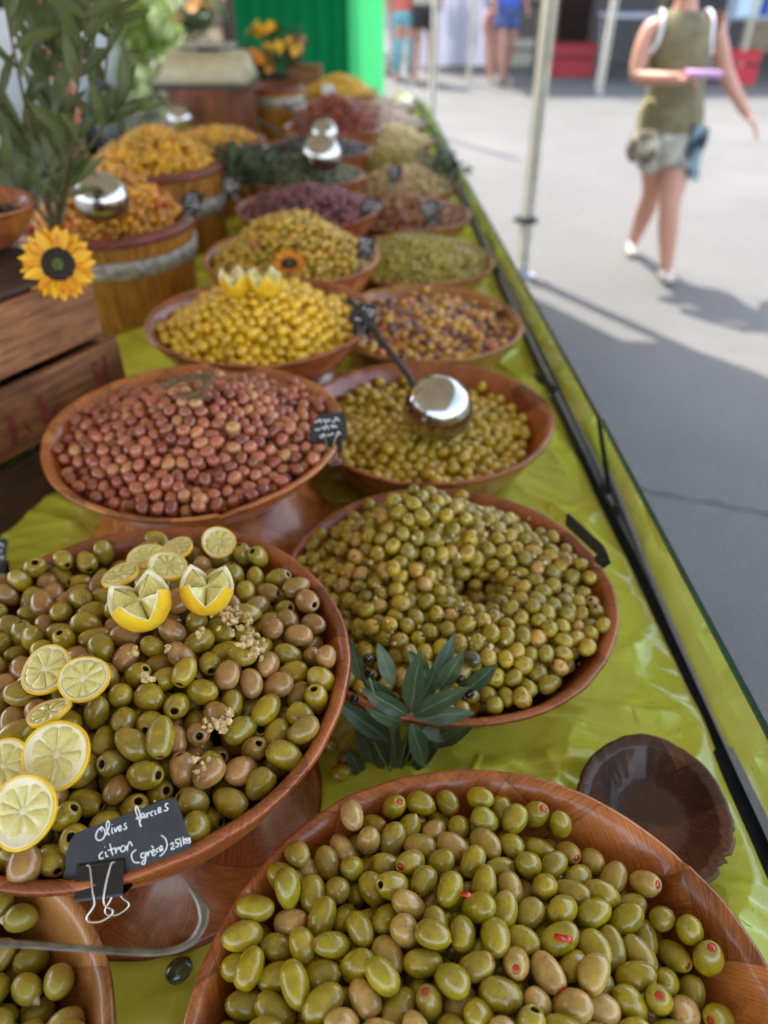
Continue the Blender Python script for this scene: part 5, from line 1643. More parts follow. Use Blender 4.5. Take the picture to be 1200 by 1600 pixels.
# leafy sprigs lying in the dark green olives
def foliage(name, c, ext, n, L, W_, mat, label, cat, seed, stems=None, kind=None, clumps=None, upb=.3, group=None):
    r = empty(name, c); tag(r, label, cat, group)
    rd = random.Random(seed)
    lv, lf, luv = leaf_geom(1, W_ / L, .15, .25, 4)
    lv = np.array(lv); lf = np.array(lf); luv = np.array(luv)
    VV, FF, UU = [], [], []
    cl = clumps or [(0, 0, 0, 1)]
    for i in range(n):
        cx, cy, cz, cr = rd.choice(cl)
        th, ph, q = rd.uniform(0, 2 * PI), math.acos(rd.uniform(-1, 1)), rd.random() ** .4
        p = Vector((cx + cr * q * math.sin(ph) * math.cos(th), cy + cr * q * math.sin(ph) * math.sin(th), cz + cr * q * math.cos(ph)))
        p = Vector((p.x * ext[0], p.y * ext[1], p.z * ext[2]))
        d = Vector((rd.gauss(0, 1), rd.gauss(0, 1), rd.gauss(upb, .8))).normalized()
        nn = Vector((rd.gauss(0, 1), rd.gauss(0, 1), rd.gauss(.5, 1))); nn = (nn - d * nn.dot(d)).normalized(); x = d.cross(nn)
        s = L * rd.uniform(.6, 1.25)
        mt = np.array([list(x), list(d), list(nn)]).T
        VV.append((lv * s) @ mt.T + np.array(p)); FF.append(lf + i * len(lv)); UU.append(luv)
    me = mk('foliage', np.vstack(VV), np.vstack(FF), mat, True, None, np.vstack(UU))
    o = ob('foliage', me, r); o['kind'] = 'stuff'
    return r
foliage('leaf_garnish', (-.42, 2.36, 1.01), (.15, .10, .05), 260, .05, .014, M['leaf_dark'], 'dark leafy garnish spilling left of the dark green olives', 'leaves', 8)
foliage('leaf_garnish', (0.20, 2.72, .93), (.07, .22, .03), 160, .04, .012, M['leaf_dark'], 'dark leaf garnish along the glass beside the far bowls', 'leaves', 9)

# tall leafy branches at left ---------------------------------------------------
def laurel():
    r = empty('leafy_branches', (-.60, 1.40, TZ + .33)); tag(r, 'tall grey green leafy branches standing behind the sunflower at the left', 'plant')
    o = r.location
    rd = random.Random(12)
    V0, F0, U0 = leaf_geom(.075, .019, .18, .3, 6)
    lm = [mk('leaf', V0, F0, M['leaf_laurel'], True, None, U0)]
    V1, F1, U1 = leaf_geom(.095, .024, .25, .25, 6)
    lm.append(mk('leaf', V1, F1, M['leaf_laurel'], True, None, U1))
    stems = [((84, 352), (45, 190), (18, 60), (-5, -60)), ((88, 352), (85, 210), (72, 90), (66, -60)), ((92, 352), (110, 210), (128, 90), (140, -40)), ((95, 350), (122, 235), (160, 140), (172, 30)), ((80, 352), (48, 240), (8, 160), (-35, 80)), ((84, 352), (66, 260), (34, 210), (-8, 190)), ((95, 350), (115, 270), (150, 215), (190, 165)), ((90, 350), (98, 180), (105, 60), (104, -70)), ((80, 355), (38, 300), (5, 265), (-20, 250))]
    cnt = 0
    for si, st in enumerate(stems):
        yb = rd.uniform(-.06, .06)
        pts = [at_y(x, y, 1.40 + yb * i / 3 + rd.uniform(-.01, .01)) - o for i, (x, y) in enumerate(st)]
        P = smooth_path(pts, 8)
        v, f = tube(P, [.0035 - .0020 * i / len(P) for i in range(len(P))], 6)
        ob('stem', mk('stem', v, f, M['stem_br']), r)
        for i in range(3, len(P)):
            for s in (-1, 1):
                w_ = P[i] + o - CAMP
                dp = w_.y * CP - w_.z * SP
                sx_, sy_ = 600 + FPX * w_.x / dp, 800 - FPX * (w_.y * SP + w_.z * CP) / dp
                if rd.random() < .60 or (sx_ > 112 and sy_ > 235): continue
                t = (P[min(i + 1, len(P) - 1)] - P[i - 1]).normalized()
                sd_ = Vector((s * rd.uniform(.4, 1), rd.uniform(-.8, .5), rd.uniform(-.3, .3)))
                d = (t * rd.uniform(.3, 1.4) + sd_ * .75).normalized()
                nn = Vector((rd.gauss(0, .5), -1, rd.uniform(0, 1))); nn = (nn - d * nn.dot(d)).normalized()
                x = d.cross(nn)
                lo = ob('leaf', rd.choice(lm), r)
                k = rd.uniform(.75, 1.15)
                lo.matrix_basis = Matrix.Translation(P[i]) @ Matrix((x, d, nn)).transposed().to_4x4() @ Matrix.Scale(k, 4)
                cnt += 1
laurel()
# reddish post behind the branches
V, F, _ = lathe([(.030, 0), (.030, .02), (.024, .05), (.022, .5), (.024, 1.0), (.030, 1.04), (.0, 1.05)], 20, lambda th, s: (.003 * math.sin(th * 3 + s * 30), 0))
tag(ob('terracotta_post', mk('terracotta_post', V, F, M['terra']), None, (-.74, 1.95, TZ)), 'reddish brown post behind the tall leafy branches', 'post')

# ------------------------------------------------------------------ scale, flowers, sign at the far left
def scale_():
    r = empty('weighing_scale', (-.745, 3.60, TZ + .285)); tag(r, 'beige wedge shaped weighing scale on the large red brown barrel', 'scale')
    beige = plain('beige_plastic', (.55, .49, .33), .45, 0, .1); dk = plain('dark_base', (.05, .045, .04), .5)
    w, d, h = .195, .15, .11
    V = [(-w, -d, .012), (w, -d, .012), (w, d, .012), (-w, d, .012), (-w * .78, -d * .15, h), (w * .80, -d * .15, h), (w * .80, d * .9, h), (-w * .78, d * .9, h)]
    bm = bmesh.new(); vs = [bm.verts.new(v) for v in V]
    for f in ((3, 2, 1, 0), (4, 5, 6, 7), (0, 1, 5, 4), (1, 2, 6, 5), (2, 3, 7, 6), (3, 0, 4, 7)): bm.faces.new([vs[i] for i in f])
    bmesh.ops.bevel(bm, geom=list(bm.edges), offset=.008, segments=3, affect='EDGES')
    bm.verts.index_update()
    ob('housing', mk('housing', [tuple(v.co) for v in bm.verts], [tuple(v.index for v in f.verts) for f in bm.faces], beige), r); bm.free()
    v, f = box(-w - .004, w + .004, -d - .004, d, -.012, .012, .004); ob('base', mk('base', v, f, dk, False), r)
    v, f = box(-w * .55, w * .6, -d * .1, d * .9, h + .018, h + .028, .004); ob('pan', mk('pan', v, f, M['alu']), r)
    v, f = box(-.04, .04, .02, .08, h - .002, h + .02); ob('pan_support', mk('pan_support', v, f, dk, False), r)
scale_()
def pot_plant(cx, cy, z0, label, pm, nfl, seed, potm='terra', pr=.06, ph=.10, fr=.12, flr=.022):
    r = empty('potted_flowers', (cx, cy, z0)); tag(r, label, 'potted plant')
    V, F, _ = lathe([(0, 0), (pr * .75, 0), (pr, ph * .85), (pr * 1.1, ph * .86), (pr * 1.1, ph), (pr * .95, ph), (pr * .9, ph * .8), (0, ph * .8)], 24)
    ob('pot', mk('pot', V, F, M[potm]), r)
    rd = random.Random(seed)
    lv, lf, luv = [np.array(q) for q in leaf_geom(.06, .02, .2, .2, 4)]
    VV, FF, UU = [], [], []
    for i in range(160):
        d = Vector((rd.gauss(0, 1), rd.gauss(0, 1), rd.uniform(-.2, 1.4))).normalized(); nn = Vector((rd.gauss(0, 1), rd.gauss(0, 1), 1)); nn = (nn - d * nn.dot(d)).normalized(); x = d.cross(nn)
        p = np.array((rd.gauss(0, fr * .45), rd.gauss(0, fr * .45), ph + fr * rd.uniform(.1, 1.3)))
        VV.append(lv @ np.array([list(x), list(d), list(nn)]) + p); FF.append(lf + i * len(lv)); UU.append(luv)
    o = ob('foliage', mk('foliage', np.vstack(VV), np.vstack(FF), M['bush_dark'], True, None, np.vstack(UU)), r); o['kind'] = 'stuff'
    v, f = tube([(0, 0, ph * .7), (.01, 0, ph + fr)], .006, 6); ob('stem', mk('stem', v, f, M['stem_br']), r)
    V, F, U = leaf_geom(flr, flr * .7, .1, .2, 3)
    parts = []
    for k in range(9):
        a = 2 * PI * k / 9
        parts.append(([(x * math.cos(a) - y * math.sin(a), x * math.sin(a) + y * math.cos(a), z + .2 * y) for x, y, z in V], F))
    v, f = join(*parts)
    fm = mk('blossom', v, f, M[pm])
    for k in range(nfl):
        th = rd.uniform(0, 2 * PI)
        d = Vector((math.cos(th) * .8, -abs(math.sin(th)), rd.uniform(-.1, 1))).normalized()
        o = ob('blossom', fm, r)
        o.matrix_basis = Matrix.Translation(Vector((0, 0, ph + fr * .7)) + Vector((d.x, d.y, d.z * 1.1)) * fr * rd.uniform(.75, 1.05)) @ d.to_track_quat('Z', 'Y').to_matrix().to_4x4()
pot_plant(-.58, 4.55, TZ + .12, 'dark potted plant with yellow blossoms in front of the green curtain', 'petal', 13, 4, 'blackp', .07, .10, .15, .030)
pot_plant(-.60, 4.12, TZ + .22, 'low pot of orange blossoms right of the scale', 'petal_or', 16, 5, 'blackp', .05, .03, .07, .026)
# pot and box behind
def clay_pot(c, z, r_, h, label):
    V, F, _ = lathe([(0, 0), (r_ * .7, 0), (r_, h * .8), (r_ * 1.12, h * .82), (r_ * 1.12, h), (r_ * .95, h), (r_ * .6, .02), (0, .02)], 24)
    tag(ob('clay_pot', mk('clay_pot', V, F, M['terra']), None, (c[0], c[1], z)), label, 'pot')
v, f = box(-.09, .09, -.07, .07, 0, .24, .004)
r = empty('wooden_box', (-.43, 4.62, TZ)); tag(r, 'brown wooden box with a clay pot on it before the green curtain', 'box')
for k in range(4):
    v, f = box(-.09, .09, -.074, -.062, k * .06 + .002, k * .06 + .057, .001); ob('plank', mk('plank', v, f, M['crate'], False), r)
    v, f = box(-.09, .09, .062, .074, k * .06 + .002, k * .06 + .057, .001); ob('plank', mk('plank', v, f, M['crate'], False), r)
    v, f = box(-.09, -.078, -.061, .061, k * .06 + .002, k * .06 + .057, .001); ob('plank', mk('plank', v, f, M['crate'], False), r)
    v, f = box(.078, .09, -.061, .061, k * .06 + .002, k * .06 + .057, .001); ob('plank', mk('plank', v, f, M['crate'], False), r)
v, f = box(-.09, .09, -.074, .074, .241, .248, .001); ob('lid', mk('lid', v, f, M['crate'], False), r)
clay_pot((-.48, 4.64), TZ + .249, .055, .13, 'terracotta pot standing on the brown wooden box')
# small white sign
sg = empty('white_sign', (-.40, 4.25, TZ)); tag(sg, 'small white sign card with grey writing in front of the wooden box', 'sign')
v, f = box(-.075, .075, -.002, .002, .07, .19, .001); o = ob('card', mk('card', v, f, plain('white_card', (.62, .64, .70), .5, 0, .04)), sg, (0, 0, 0), (-.25, 0, 0))
v, f = box(-.004, .004, .004, .010, 0, .19); ob('stand', mk('stand', v, f, M['alu'], False), sg)
rd = random.Random(2)
parts = [tube([(-.06 + rd.uniform(0, .01), -.003, .17 - .022 * k), (.02 + rd.uniform(0, .035), -.003, .17 - .022 * k)], .0016, 5) for k in range(5)]
v, f = join(*parts); ob('writing', mk('writing', v, f, M['slate']), sg, (0, 0, 0), (-.25, 0, 0))
# white cards on the far bowls
for k, (px, py, y, lab) in enumerate(((514, 135, 4.0, 'white price card on the far yellow peppers'), (482, 165, 3.55, 'white price card by the brown olives beside the red mound'), (556, 205, 3.1, 'pale price card beside the brick red mound'))):
    p = at_y(px, py, y)
    cd = empty('price_card', (p.x, p.y, p.z - .04)); tag(cd, lab, 'price card', 'white price cards on the far bowls')
    v, f = box(-.03, .03, -.001, .001, .0, .05); ob('card', mk('card', v, f, plain('pale_card', (.6, .6, .6), .5), False), cd, (0, 0, 0), (-.4, 0, random.uniform(-.4, .4)))
    v, f = box(-.002, .002, .002, .005, -.06, .03); ob('pin', mk('pin', v, f, M['alu'], False), cd)

# ------------------------------------------------------------------ green curtain and stall canopy
def sheet(pts_bottom, z0, z1, mat, name, n=40, wob=.015, f=9):
    V, F = [], []
    P = [Vector(p).to_3d() if len(p) == 2 else Vector(p) for p in pts_bottom]
    a, b = P[0], P[1]
    nr = (b - a).cross(Vector((0, 0, 1))).normalized()
    for i in range(n + 1):
        s = i / n
        for j in range(9):
            t = j / 8
            q = a.lerp(b, s) + nr * (wob * math.sin(s * f * 2 * PI + t * .8) * (1 - .5 * t))
            V.append((q.x, q.y, z0 + (z1 - z0) * t))
    for i in range(n):
        for j in range(8): F.append((i * 9 + j, (i + 1) * 9 + j, (i + 1) * 9 + j + 1, i * 9 + j + 1))
    return mk(name, V, F, mat)
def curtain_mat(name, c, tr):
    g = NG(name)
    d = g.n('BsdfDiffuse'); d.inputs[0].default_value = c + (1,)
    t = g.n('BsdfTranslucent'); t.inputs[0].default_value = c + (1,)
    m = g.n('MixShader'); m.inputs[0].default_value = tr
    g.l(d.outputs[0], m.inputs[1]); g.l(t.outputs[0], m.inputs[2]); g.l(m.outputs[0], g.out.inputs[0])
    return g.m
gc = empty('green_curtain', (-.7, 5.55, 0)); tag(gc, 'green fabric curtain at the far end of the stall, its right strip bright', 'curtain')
gm1 = curtain_mat('shaded_green_canvas', (.006, .20, .075), .10); gm2 = curtain_mat('sunlit_green_canvas', (.07, .52, .18), .42)  # one curtain: shade and sun shining through put into the two greens
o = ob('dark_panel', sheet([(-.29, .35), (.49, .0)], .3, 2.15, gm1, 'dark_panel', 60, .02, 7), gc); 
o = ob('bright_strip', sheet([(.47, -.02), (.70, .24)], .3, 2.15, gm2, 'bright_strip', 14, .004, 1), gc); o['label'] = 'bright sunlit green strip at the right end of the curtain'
# canopy roof
def canopy(name, poly, z, rise, label, tr=.35, group='market stall canopies', colr=(.74, .74, .72)):
    r = empty(name, (0, 0, 0)); tag(r, label, 'canopy', group)
    m = curtain_mat('canopy_canvas', colr, tr)
    cx, cy = sum(p[0] for p in poly) / len(poly), sum(p[1] for p in poly) / len(poly)
    V = [(x, y, z) for x, y in poly] + [(cx, cy, z + rise)]
    n = len(poly)
    ob('roof', mk('roof', V, [(i, (i + 1) % n, n) for i in range(n)], m, False), r)
    V = []; F = []
    for i, (x, y) in enumerate(poly): V += [(x, y, z), (x, y, z - .18)]
    for i in range(n):
        j = (i + 1) % n; F.append((i * 2, i * 2 + 1, j * 2 + 1, j * 2))
    ob('valance', mk('valance', V, F, m, False), r)
    return r
canopy('stall_canopy', [(1.05, -1.2), (1.05, 4.05), (.80, 4.34), (.55, 4.36), (-1.0, 7.0), (-3.0, 7.0), (-3.0, -1.2)], 2.1, .5, 'cream canvas canopy over the olive stall', .13, colr=(.50, .42, .29))

def pole(x, y, h, label, w=.05, lean=0.0, knob=True):
    r = empty('canopy_pole', (x, y, 0), (0, lean, R(8))); tag(r, label, 'pole', 'canopy poles')
    # an extruded leg: two cream ribs and a dark channel
    v, f = join(box(-w / 2, -w * .12, -w / 2, w / 2, .02, h, .003), box(w * .14, w / 2, -w / 2, w / 2, .02, h, .003))
    ob('leg_profile', mk('leg_profile', v, f, M['pole'], False), r)
    v, f = box(-w * .119, w * .139, -w * .36, w * .36, .02, h - .01)
    ob('channel', mk('channel', v, f, M['pole_dark'], False), r)
    v, f = box(-w * 1.1, w * 1.1, -w * 1.1, w * 1.1, .004, .012); v2, f2 = box(-w * .6, w * .6, -w * .6, w * .6, .012, .05, .002)
    v, f = join((v, f), (v2, f2)); ob('foot', mk('foot', v, f, M['alu'], False), r)
    if knob:
        v, f = join(box(-w * .75, w * .75, -w * .72, w * .72, .30, .335, .004), box(-w * 1.3, -w * .75, -.01, .01, .305, .33, .003)); ob('clamp', mk('clamp', v, f, M['blackp'], False), r)
pole(.813, 4.316, 2.1, 'near cream canopy pole with a black clamp, standing just past the glass', .060, R(-.6))
pole(.50, 8.6, 2.3, 'second thinner beige pole beyond the end of the olive table', .06, 0, False)
pole(2.93, 11.45, 2.5, 'distant pale pole by the far stall tables', .07, R(1), False)

# ------------------------------------------------------------------ people
def skin_mesh(name, nodes, edges, mat, sub=2, root=0):
    me = bpy.data.meshes.new(name)
    me.from_pydata([n[:3] for n in nodes], edges, [])
    o = bpy.data.objects.new(name, me)
    COL.objects.link(o)
    md = o.modifiers.new('Skin', 'SKIN'); md.use_smooth_shade = True
    for i, n in enumerate(nodes):
        sv = me.skin_vertices[0].data[i]
        rr = n[3]
        sv.radius = rr if isinstance(rr, (tuple, list)) else (rr, rr)
        sv.use_root = (i == root)
    s = o.modifiers.new('Sub', 'SUBSURF'); s.levels = sub; s.render_levels = sub
    dg = bpy.context.evaluated_depsgraph_get()
    dg.update()
    nm = bpy.data.meshes.new_from_object(o.evaluated_get(dg))
    bpy.data.objects.remove(o)
    nm.materials.clear(); nm.materials.append(mat)
    nm.polygons.foreach_set('use_smooth', [True] * len(nm.polygons))
    nm.name = name
    return nm
def cloth_plain(name, c, c2=None, scale=25):
    g = NG(name)
    f = g.noise(g.obj, scale, 4, .6)
    g.set(Base_Color=g.ramp(f, [(.42, c), (.58, c2 or tuple(x * .8 for x in c))]), Roughness=.85)
    return g.m
skinm = NG('skin').set(Base_Color=(.52, .26, .18), Roughness=.5, Subsurface_Weight=.1, Subsurface_Radius=(.02, .008, .004), Subsurface_Scale=1.0).m
skinm2 = plain('tanned_skin', (.36, .18, .12), .55)
def person(label, base, yaw, J, top, bottom, shoe, hair, skin=None, hi=True, sleeves=False, longtop=False, legcover=0, hairlen=.10, fingers=False, group='people walking through the market', extra=None):
    """J: joints in metres relative to base; torso etc."""
    r = empty('person', base, (0, 0, yaw)); tag(r, label, 'person', group)
    sk = skin or skinm
    nodes, edges = [], []
    def add(p, rr, par=None):
        nodes.append((p[0], p[1], p[2], rr)); i = len(nodes) - 1
        if par is not None: edges.append((par, i))
        return i
    pel = add(J['pelvis'], (.115, .088))
    wa = add(J['waist'], (.10, .075), pel)
    ch = add(J['chest'], (.125, .088), wa)
    nb = add(J['neckbase'], (.055, .055), ch)
    nk = add(J['neck'], (.046, .048), nb)
    hd = add(J['head'], (.070, .082), nk)
    add(J['crown'], (.058, .068), hd)
    for s in ('L', 'R'):
        sh = add(J['sh' + s], .056, ch); el = add(J['el' + s], .043, sh); wr = add(J['wr' + s], .030, el)
        pm = add(J['hand' + s], (.030, .018), wr)
        hp = add(J['hip' + s], .088, pel); th_ = add(tuple(a * .5 + b * .5 for a, b in zip(J['hip' + s], J['kn' + s])), .086, hp); kn = add(J['kn' + s], .060, th_)
        mid = tuple((a * .62 + b * .38) for a, b in zip(J['kn' + s], J['an' + s]))
        cf = add(mid, .062, kn); an = add(J['an' + s], .038, cf)
        he = add(J['he' + s], .030, an); add(J['to' + s], (.036, .020), he)
    body = ob('body', skin_mesh('body', nodes, edges, sk, 2), r)
    if fingers:
        for s in ('L', 'R'):
            hx = Vector(J['hand' + s]); d = (hx - Vector(J['wr' + s])).normalized()
            sx = d.cross(Vector((0, 0, 1))).normalized()
            dn = J.get('curl' + s, Vector((0, 0, -1)))
            for k, ln in enumerate((.062, .070, .066, .052)):
                b0 = hx - d * .01 + sx * (.021 - .014 * k)
                nn = [(*b0, .010), (*(b0 + d * .035), .0095), (*(b0 + d * (.035 + ln * .4) + dn * ln * .22), .0088), (*(b0 + d * (.035 + ln * .65) + dn * ln * .60), .0078)]
                ob('finger', skin_mesh('finger', nn, [(0, 1), (1, 2), (2, 3)], sk, 1), r)
            b0 = hx - d * .03 + sx * .026
            nn = [(*b0, .012), (*(b0 + d * .02 + sx * .022), .0105), (*(b0 + d * .045 + sx * .028 + dn * .012), .009)]
            ob('thumb', skin_mesh('thumb', nn, [(0, 1), (1, 2)], sk, 1), r)
    # top: a lofted garment round the torso
    def loft(secs, n=28, close=False):
        V, F = [], []
        for (x, y, z, rx, ry) in secs:
            for k in range(n):
                th = 2 * PI * k / n
                wv = 1 + .02 * math.sin(th * 5 + z * 20)
                V.append((x + rx * wv * math.copysign(abs(math.cos(th)) ** .85, math.cos(th)), y + ry * wv * math.sin(th), z))
        for i in range(len(secs) - 1):
            for k in range(n): F.append((i * n + k, i * n + (k + 1) % n, (i + 1) * n + (k + 1) % n, (i + 1) * n + k))
        return V, F
    P_, W_, C_, B_ = (Vector(J[k]) for k in ('pelvis', 'waist', 'chest', 'neckbase'))
    kk = (B_.z - P_.z) / .5
    lo = P_ + Vector((0, 0, -.035 * kk if longtop else .02))
    sw = abs(J['shL'][0] - J['shR'][0]) / 2
    mc = C_.lerp(B_, .45); tc = C_.lerp(B_, .80)
    secs = [(*lo, .168 * kk, .130 * kk), (*(lo.lerp(W_, .5)), .160 * kk, .128 * kk), (*W_, .140 * kk, .115 * kk), (*(W_.lerp(C_, .5)), .145 * kk, .122 * kk), (*C_, .152 * kk, .128 * kk), (*mc, sw * .96, .105 * kk), (*tc, sw * .72, .085 * kk), (*(C_.lerp(B_, .97)), .072 * kk, .068 * kk)]
    v, f = loft(secs)
    ob('top', mk('top', v, f, top), r)
    if sleeves:
        for s in ('L', 'R'):
            a_, b_ = Vector(J['sh' + s]), Vector(J['el' + s])
            v, f = tube([C_.lerp(a_, .8) + Vector((0, 0, .03 * kk)), a_, a_.lerp(b_, .3), a_.lerp(b_, .62)], [.062 * kk, .060 * kk, .056 * kk, .058 * kk], 14)
            ob('sleeve', mk('sleeve', v, f, top), r)
    # shorts / trousers
    hc = (Vector(J['hipL']) + Vector(J['hipR'])) / 2
    secs = [(*(P_.lerp(W_, .35)), .140 * kk, .110 * kk), (*P_, .160 * kk, .125 * kk), (*hc, .168 * kk, .122 * kk), (*(hc + Vector((0, 0, -.05 * kk))), .150 * kk, .105 * kk), (*(hc + Vector((0, 0, -.09 * kk))), .06 * kk, .05 * kk)]
    P2 = [loft(secs)]
    for s in ('L', 'R'):
        h_, k_, a_ = Vector(J['hip' + s]), Vector(J['kn' + s]), Vector(J['an' + s])
        if not legcover: pts = [h_ + Vector((0, 0, .04)), h_, h_.lerp(k_, .28), h_.lerp(k_, .50)]; rr = [.085 * kk, .092 * kk, .092 * kk, .098 * kk]
        else: pts = [h_ + Vector((0, 0, .04)), h_, h_.lerp(k_, .5), k_, k_.lerp(a_, legcover)]; rr = [.085 * kk, .090 * kk, .078 * kk, .066 * kk, .058 * kk]
        P2.append(tube(pts, rr, 16))
    v, f = join(*P2)
    ob('shorts' if not legcover else 'trousers', mk('shorts', v, f, bottom), r)
    # shoes
    for s in ('L', 'R'):
        he, to = Vector(J['he' + s]), Vector(J['to' + s])
        d = (to - he); 
        N = [(*(he + Vector((0, 0, -.004)) - d.normalized() * .01), (.040, .032)), (*(he.lerp(to, .5) + Vector((0, 0, -.004))), (.042, .028)), (*(to + d.normalized() * .03), (.038, .022))]
        ob('shoe', skin_mesh('shoe', N, [(0, 1), (1, 2)], shoe, 2), r)
    # hair + face
    H = Vector(J['head']); Cn = Vector(J['crown'])
    N = [(*(Cn + Vector((0, .012, .01))), (.076, .080)), (*(H + Vector((0, .035, .01))), (.078, .070)), (*(H + Vector((0, .055, -hairlen * .6))), (.060, .035)), (*(H + Vector((0, .06, -hairlen * 1.3))), (.040, .022))]
    ob('hair', skin_mesh('hair', N, [(0, 1), (1, 2), (2, 3)], hair, 2), r)
    fc = -1
    ew = plain('eye_white', (.8, .8, .78), .2); dk = plain('iris', (.05, .03, .02), .2); lip = plain('lips', (.45, .14, .12), .4)
    for s in (-1, 1):
        V, F, _ = lathe([(0, .011), (.006, .009), (.010, .002), (.008, -.006), (0, -.01)], 12)
        ob('eye', mk('eye', V, F, ew), r, H + Vector((s * .030, -.078, .018)))
        V, F, _ = lathe([(0, .003), (.0045, .0)], 10); ob('iris', mk('iris', V, F, dk), r, H + Vector((s * .030, -.0895, .018)), (R(90), 0, 0))
        N = [(*(H + Vector((s * .074, .004, .012))), (.008, .016)), (*(H + Vector((s * .078, .010, -.012))), (.006, .010))]
        ob('ear', skin_mesh('ear', N, [(0, 1)], sk, 1), r)
    N = [(*(H + Vector((0, -.082, .015))), .007), (*(H + Vector((0, -.100, -.012))), .010), (*(H + Vector((0, -.086, -.020))), .009)]
    ob('nose', skin_mesh('nose', N, [(0, 1), (1, 2)], sk, 1), r)
    v, f = tube([H + Vector((-.022, -.080, -.042)), H + Vector((0, -.088, -.043)), H + Vector((.022, -.080, -.042))], .005, 6)
    ob('mouth', mk('mouth', v, f, lip), r)
    return r
V3 = lambda x, y, z: (x, y, z)
# the woman walking towards the viewer: base at her front foot line
bx, by = 1.60, 4.25
J = dict(pelvis=(-.07, .12, .80), waist=(-.095, .10, .96), chest=(-.125, .08, 1.14), neckbase=(-.14, .08, 1.30), neck=(-.14, .07, 1.38), head=(-.14, .045, 1.475), crown=(-.14, .05, 1.53),
         shR=(-.29, .09, 1.235), elR=(-.335, .03, 1.015), wrR=(-.215, -.13, 1.03), handR=(-.15, -.155, 1.035),
         shL=(.03, .09, 1.235), elL=(.15, .13, 1.03), wrL=(.28, .10, .87), handL=(.33, .08, .82),
         hipR=(-.130, .13, .74), knR=(-.060, .22, .43), anR=(-.03, .46, .10), heR=(-.02, .50, .06), toR=(-.05, .38, .035),
         hipL=(.0, .11, .74), knL=(-.030, .00, .42), anL=(.035, .01, .075), heL=(.04, .04, .045), toL=(.03, -.09, .035))
olive_top = cloth_plain('khaki_top', (.20, .175, .09), (.14, .12, .06), 8)
denim = cloth_plain('pale_denim', (.58, .54, .46), (.22, .22, .20), 13)
wshoe = plain('pale_sandal', (.55, .50, .40), .6)
hairb = plain('dark_brown_hair', (.025, .014, .009), .45, 0, .3, 60)
W1 = person('woman in a khaki sleeveless top and denim shorts walking past, holding a flat lilac case', (bx, by, 0), 0, J, olive_top, denim, wshoe, hairb, fingers=True, longtop=True, hairlen=.16, group=None)
# strap edges of the white top below, at her armholes
wh = plain('white_strap', (.75, .75, .78), .7)
for s in ('shL', 'shR'):
    a = Vector(J[s]); 
    k = 1 if s == 'shL' else -1
    v, f = tube(smooth_path([a + Vector((-k * .045, .05, .045)), a + Vector((-k * .045, -.01, .062)), a + Vector((-k * .038, -.075, .02)), a + Vector((-k * .03, -.085, -.06)), a + Vector((-k * .005, -.06, -.12))], 4), .010, 7, .5)
    ob('top_strap', mk('top_strap', v, f, wh), W1)
# lilac case in her hand
o = empty('flat_case', (bx - .07, by - .185, 1.055)); tag(o, 'flat lilac case held in the walking woman right hand', 'case')
v, f = box(-.085, .075, -.045, .045, -.012, .016, .006); ob('case_body', mk('case_body', v, f, plain('lilac', (.52, .28, .46), .45)), o)
v, f = box(-.080, .070, -.046, -.0451, -.001, .001); ob('case_seam', mk('case_seam', v, f, plain('lilac_dark', (.2, .08, .22), .5), False), o)
# shoulder bag at her hip
o = empty('hip_bag', (bx - .225, by + .02, .70)); o.scale = (.85, .85, .85); tag(o, 'brown and cream patterned bag hanging at the walking woman hip', 'bag')
bagm = cloth_plain('bag_pattern', (.10, .075, .05), (.50, .44, .33), 14)
V, F, _ = lathe([(0, -.09), (.07, -.085), (.10, -.03), (.095, .04), (.06, .085), (.045, .09), (0, .08)], 24, lambda th, s: (.006 * math.sin(th * 5), 0))
ob('bag_body', mk('bag_body', [(x * 1.05, y * .55, z) for x, y, z in V], F, bagm), o)
v, f = tube(smooth_path([(-.06, 0, .07), (-.07, 0, .18), (-.02, .01, .26), (.06, .02, .18), (.06, .0, .07)], 5), .009, 7); ob('bag_strap', mk('bag_strap', v, f, plain('yellow_scarf', (.62, .50, .18), .7)), o)
o = empty('draped_scarf', (bx + .045, by + .0, .74)); tag(o, 'blue and black scarf hanging over the walking woman other hip', 'scarf')
V, F = [], []
for i in range(13):
    for j in range(9):
        V.append((-.05 + .007 * i + .008 * math.sin(j), -.025 + .012 * math.sin(i * 1.3), .08 - .033 * j - .02 * (i / 12)))
for i in range(12):
    for j in range(8): F.append((i * 9 + j, (i + 1) * 9 + j, (i + 1) * 9 + j + 1, i * 9 + j + 1))
V2 = [(x, y + .010, z) for x, y, z in V]; F2 = [tuple(q + len(V) for q in f)[::-1] for f in F]
ob('scarf_cloth', mk('scarf_cloth', V + V2, F + F2, cloth_plain('blue_scarf', (.34, .46, .50), (.03, .04, .06), 10)), o)

def stand_pose(h=1.65, step=.12, arm=.1, face=1):
    k = h / 1.65
    d = dict(pelvis=(0, 0, .90), waist=(0, 0, 1.04), chest=(0, 0, 1.24), neckbase=(0, .01, 1.40), neck=(0, .0, 1.46), head=(0, -.01, 1.55), crown=(0, 0, 1.61),
             shL=(.17, 0, 1.34), elL=(.22, .03, 1.08), wrL=(.22 + arm * .3, -.08, .86), handL=(.22 + arm * .3, -.10, .79), shR=(-.17, 0, 1.34), elR=(-.22, .02, 1.08), wrR=(-.21, -.10, .88), handR=(-.21, -.13, .82),
             hipL=(.08, 0, .84), knL=(.09, -.03, .47), anL=(.09, step * .6, .08), heL=(.09, .03 + step * .6, .045), toL=(.10, -.10 + step * .6, .035), hipR=(-.08, 0, .84), knR=(-.09, -.04 - step * .3, .47), anR=(-.09, -step * .6, .08), heR=(-.09, .03 - step * .6, .045), toR=(-.10, -.10 - step * .6, .035))
    return {n: tuple(c * k for c in v) for n, v in d.items()}
cp = cloth_plain
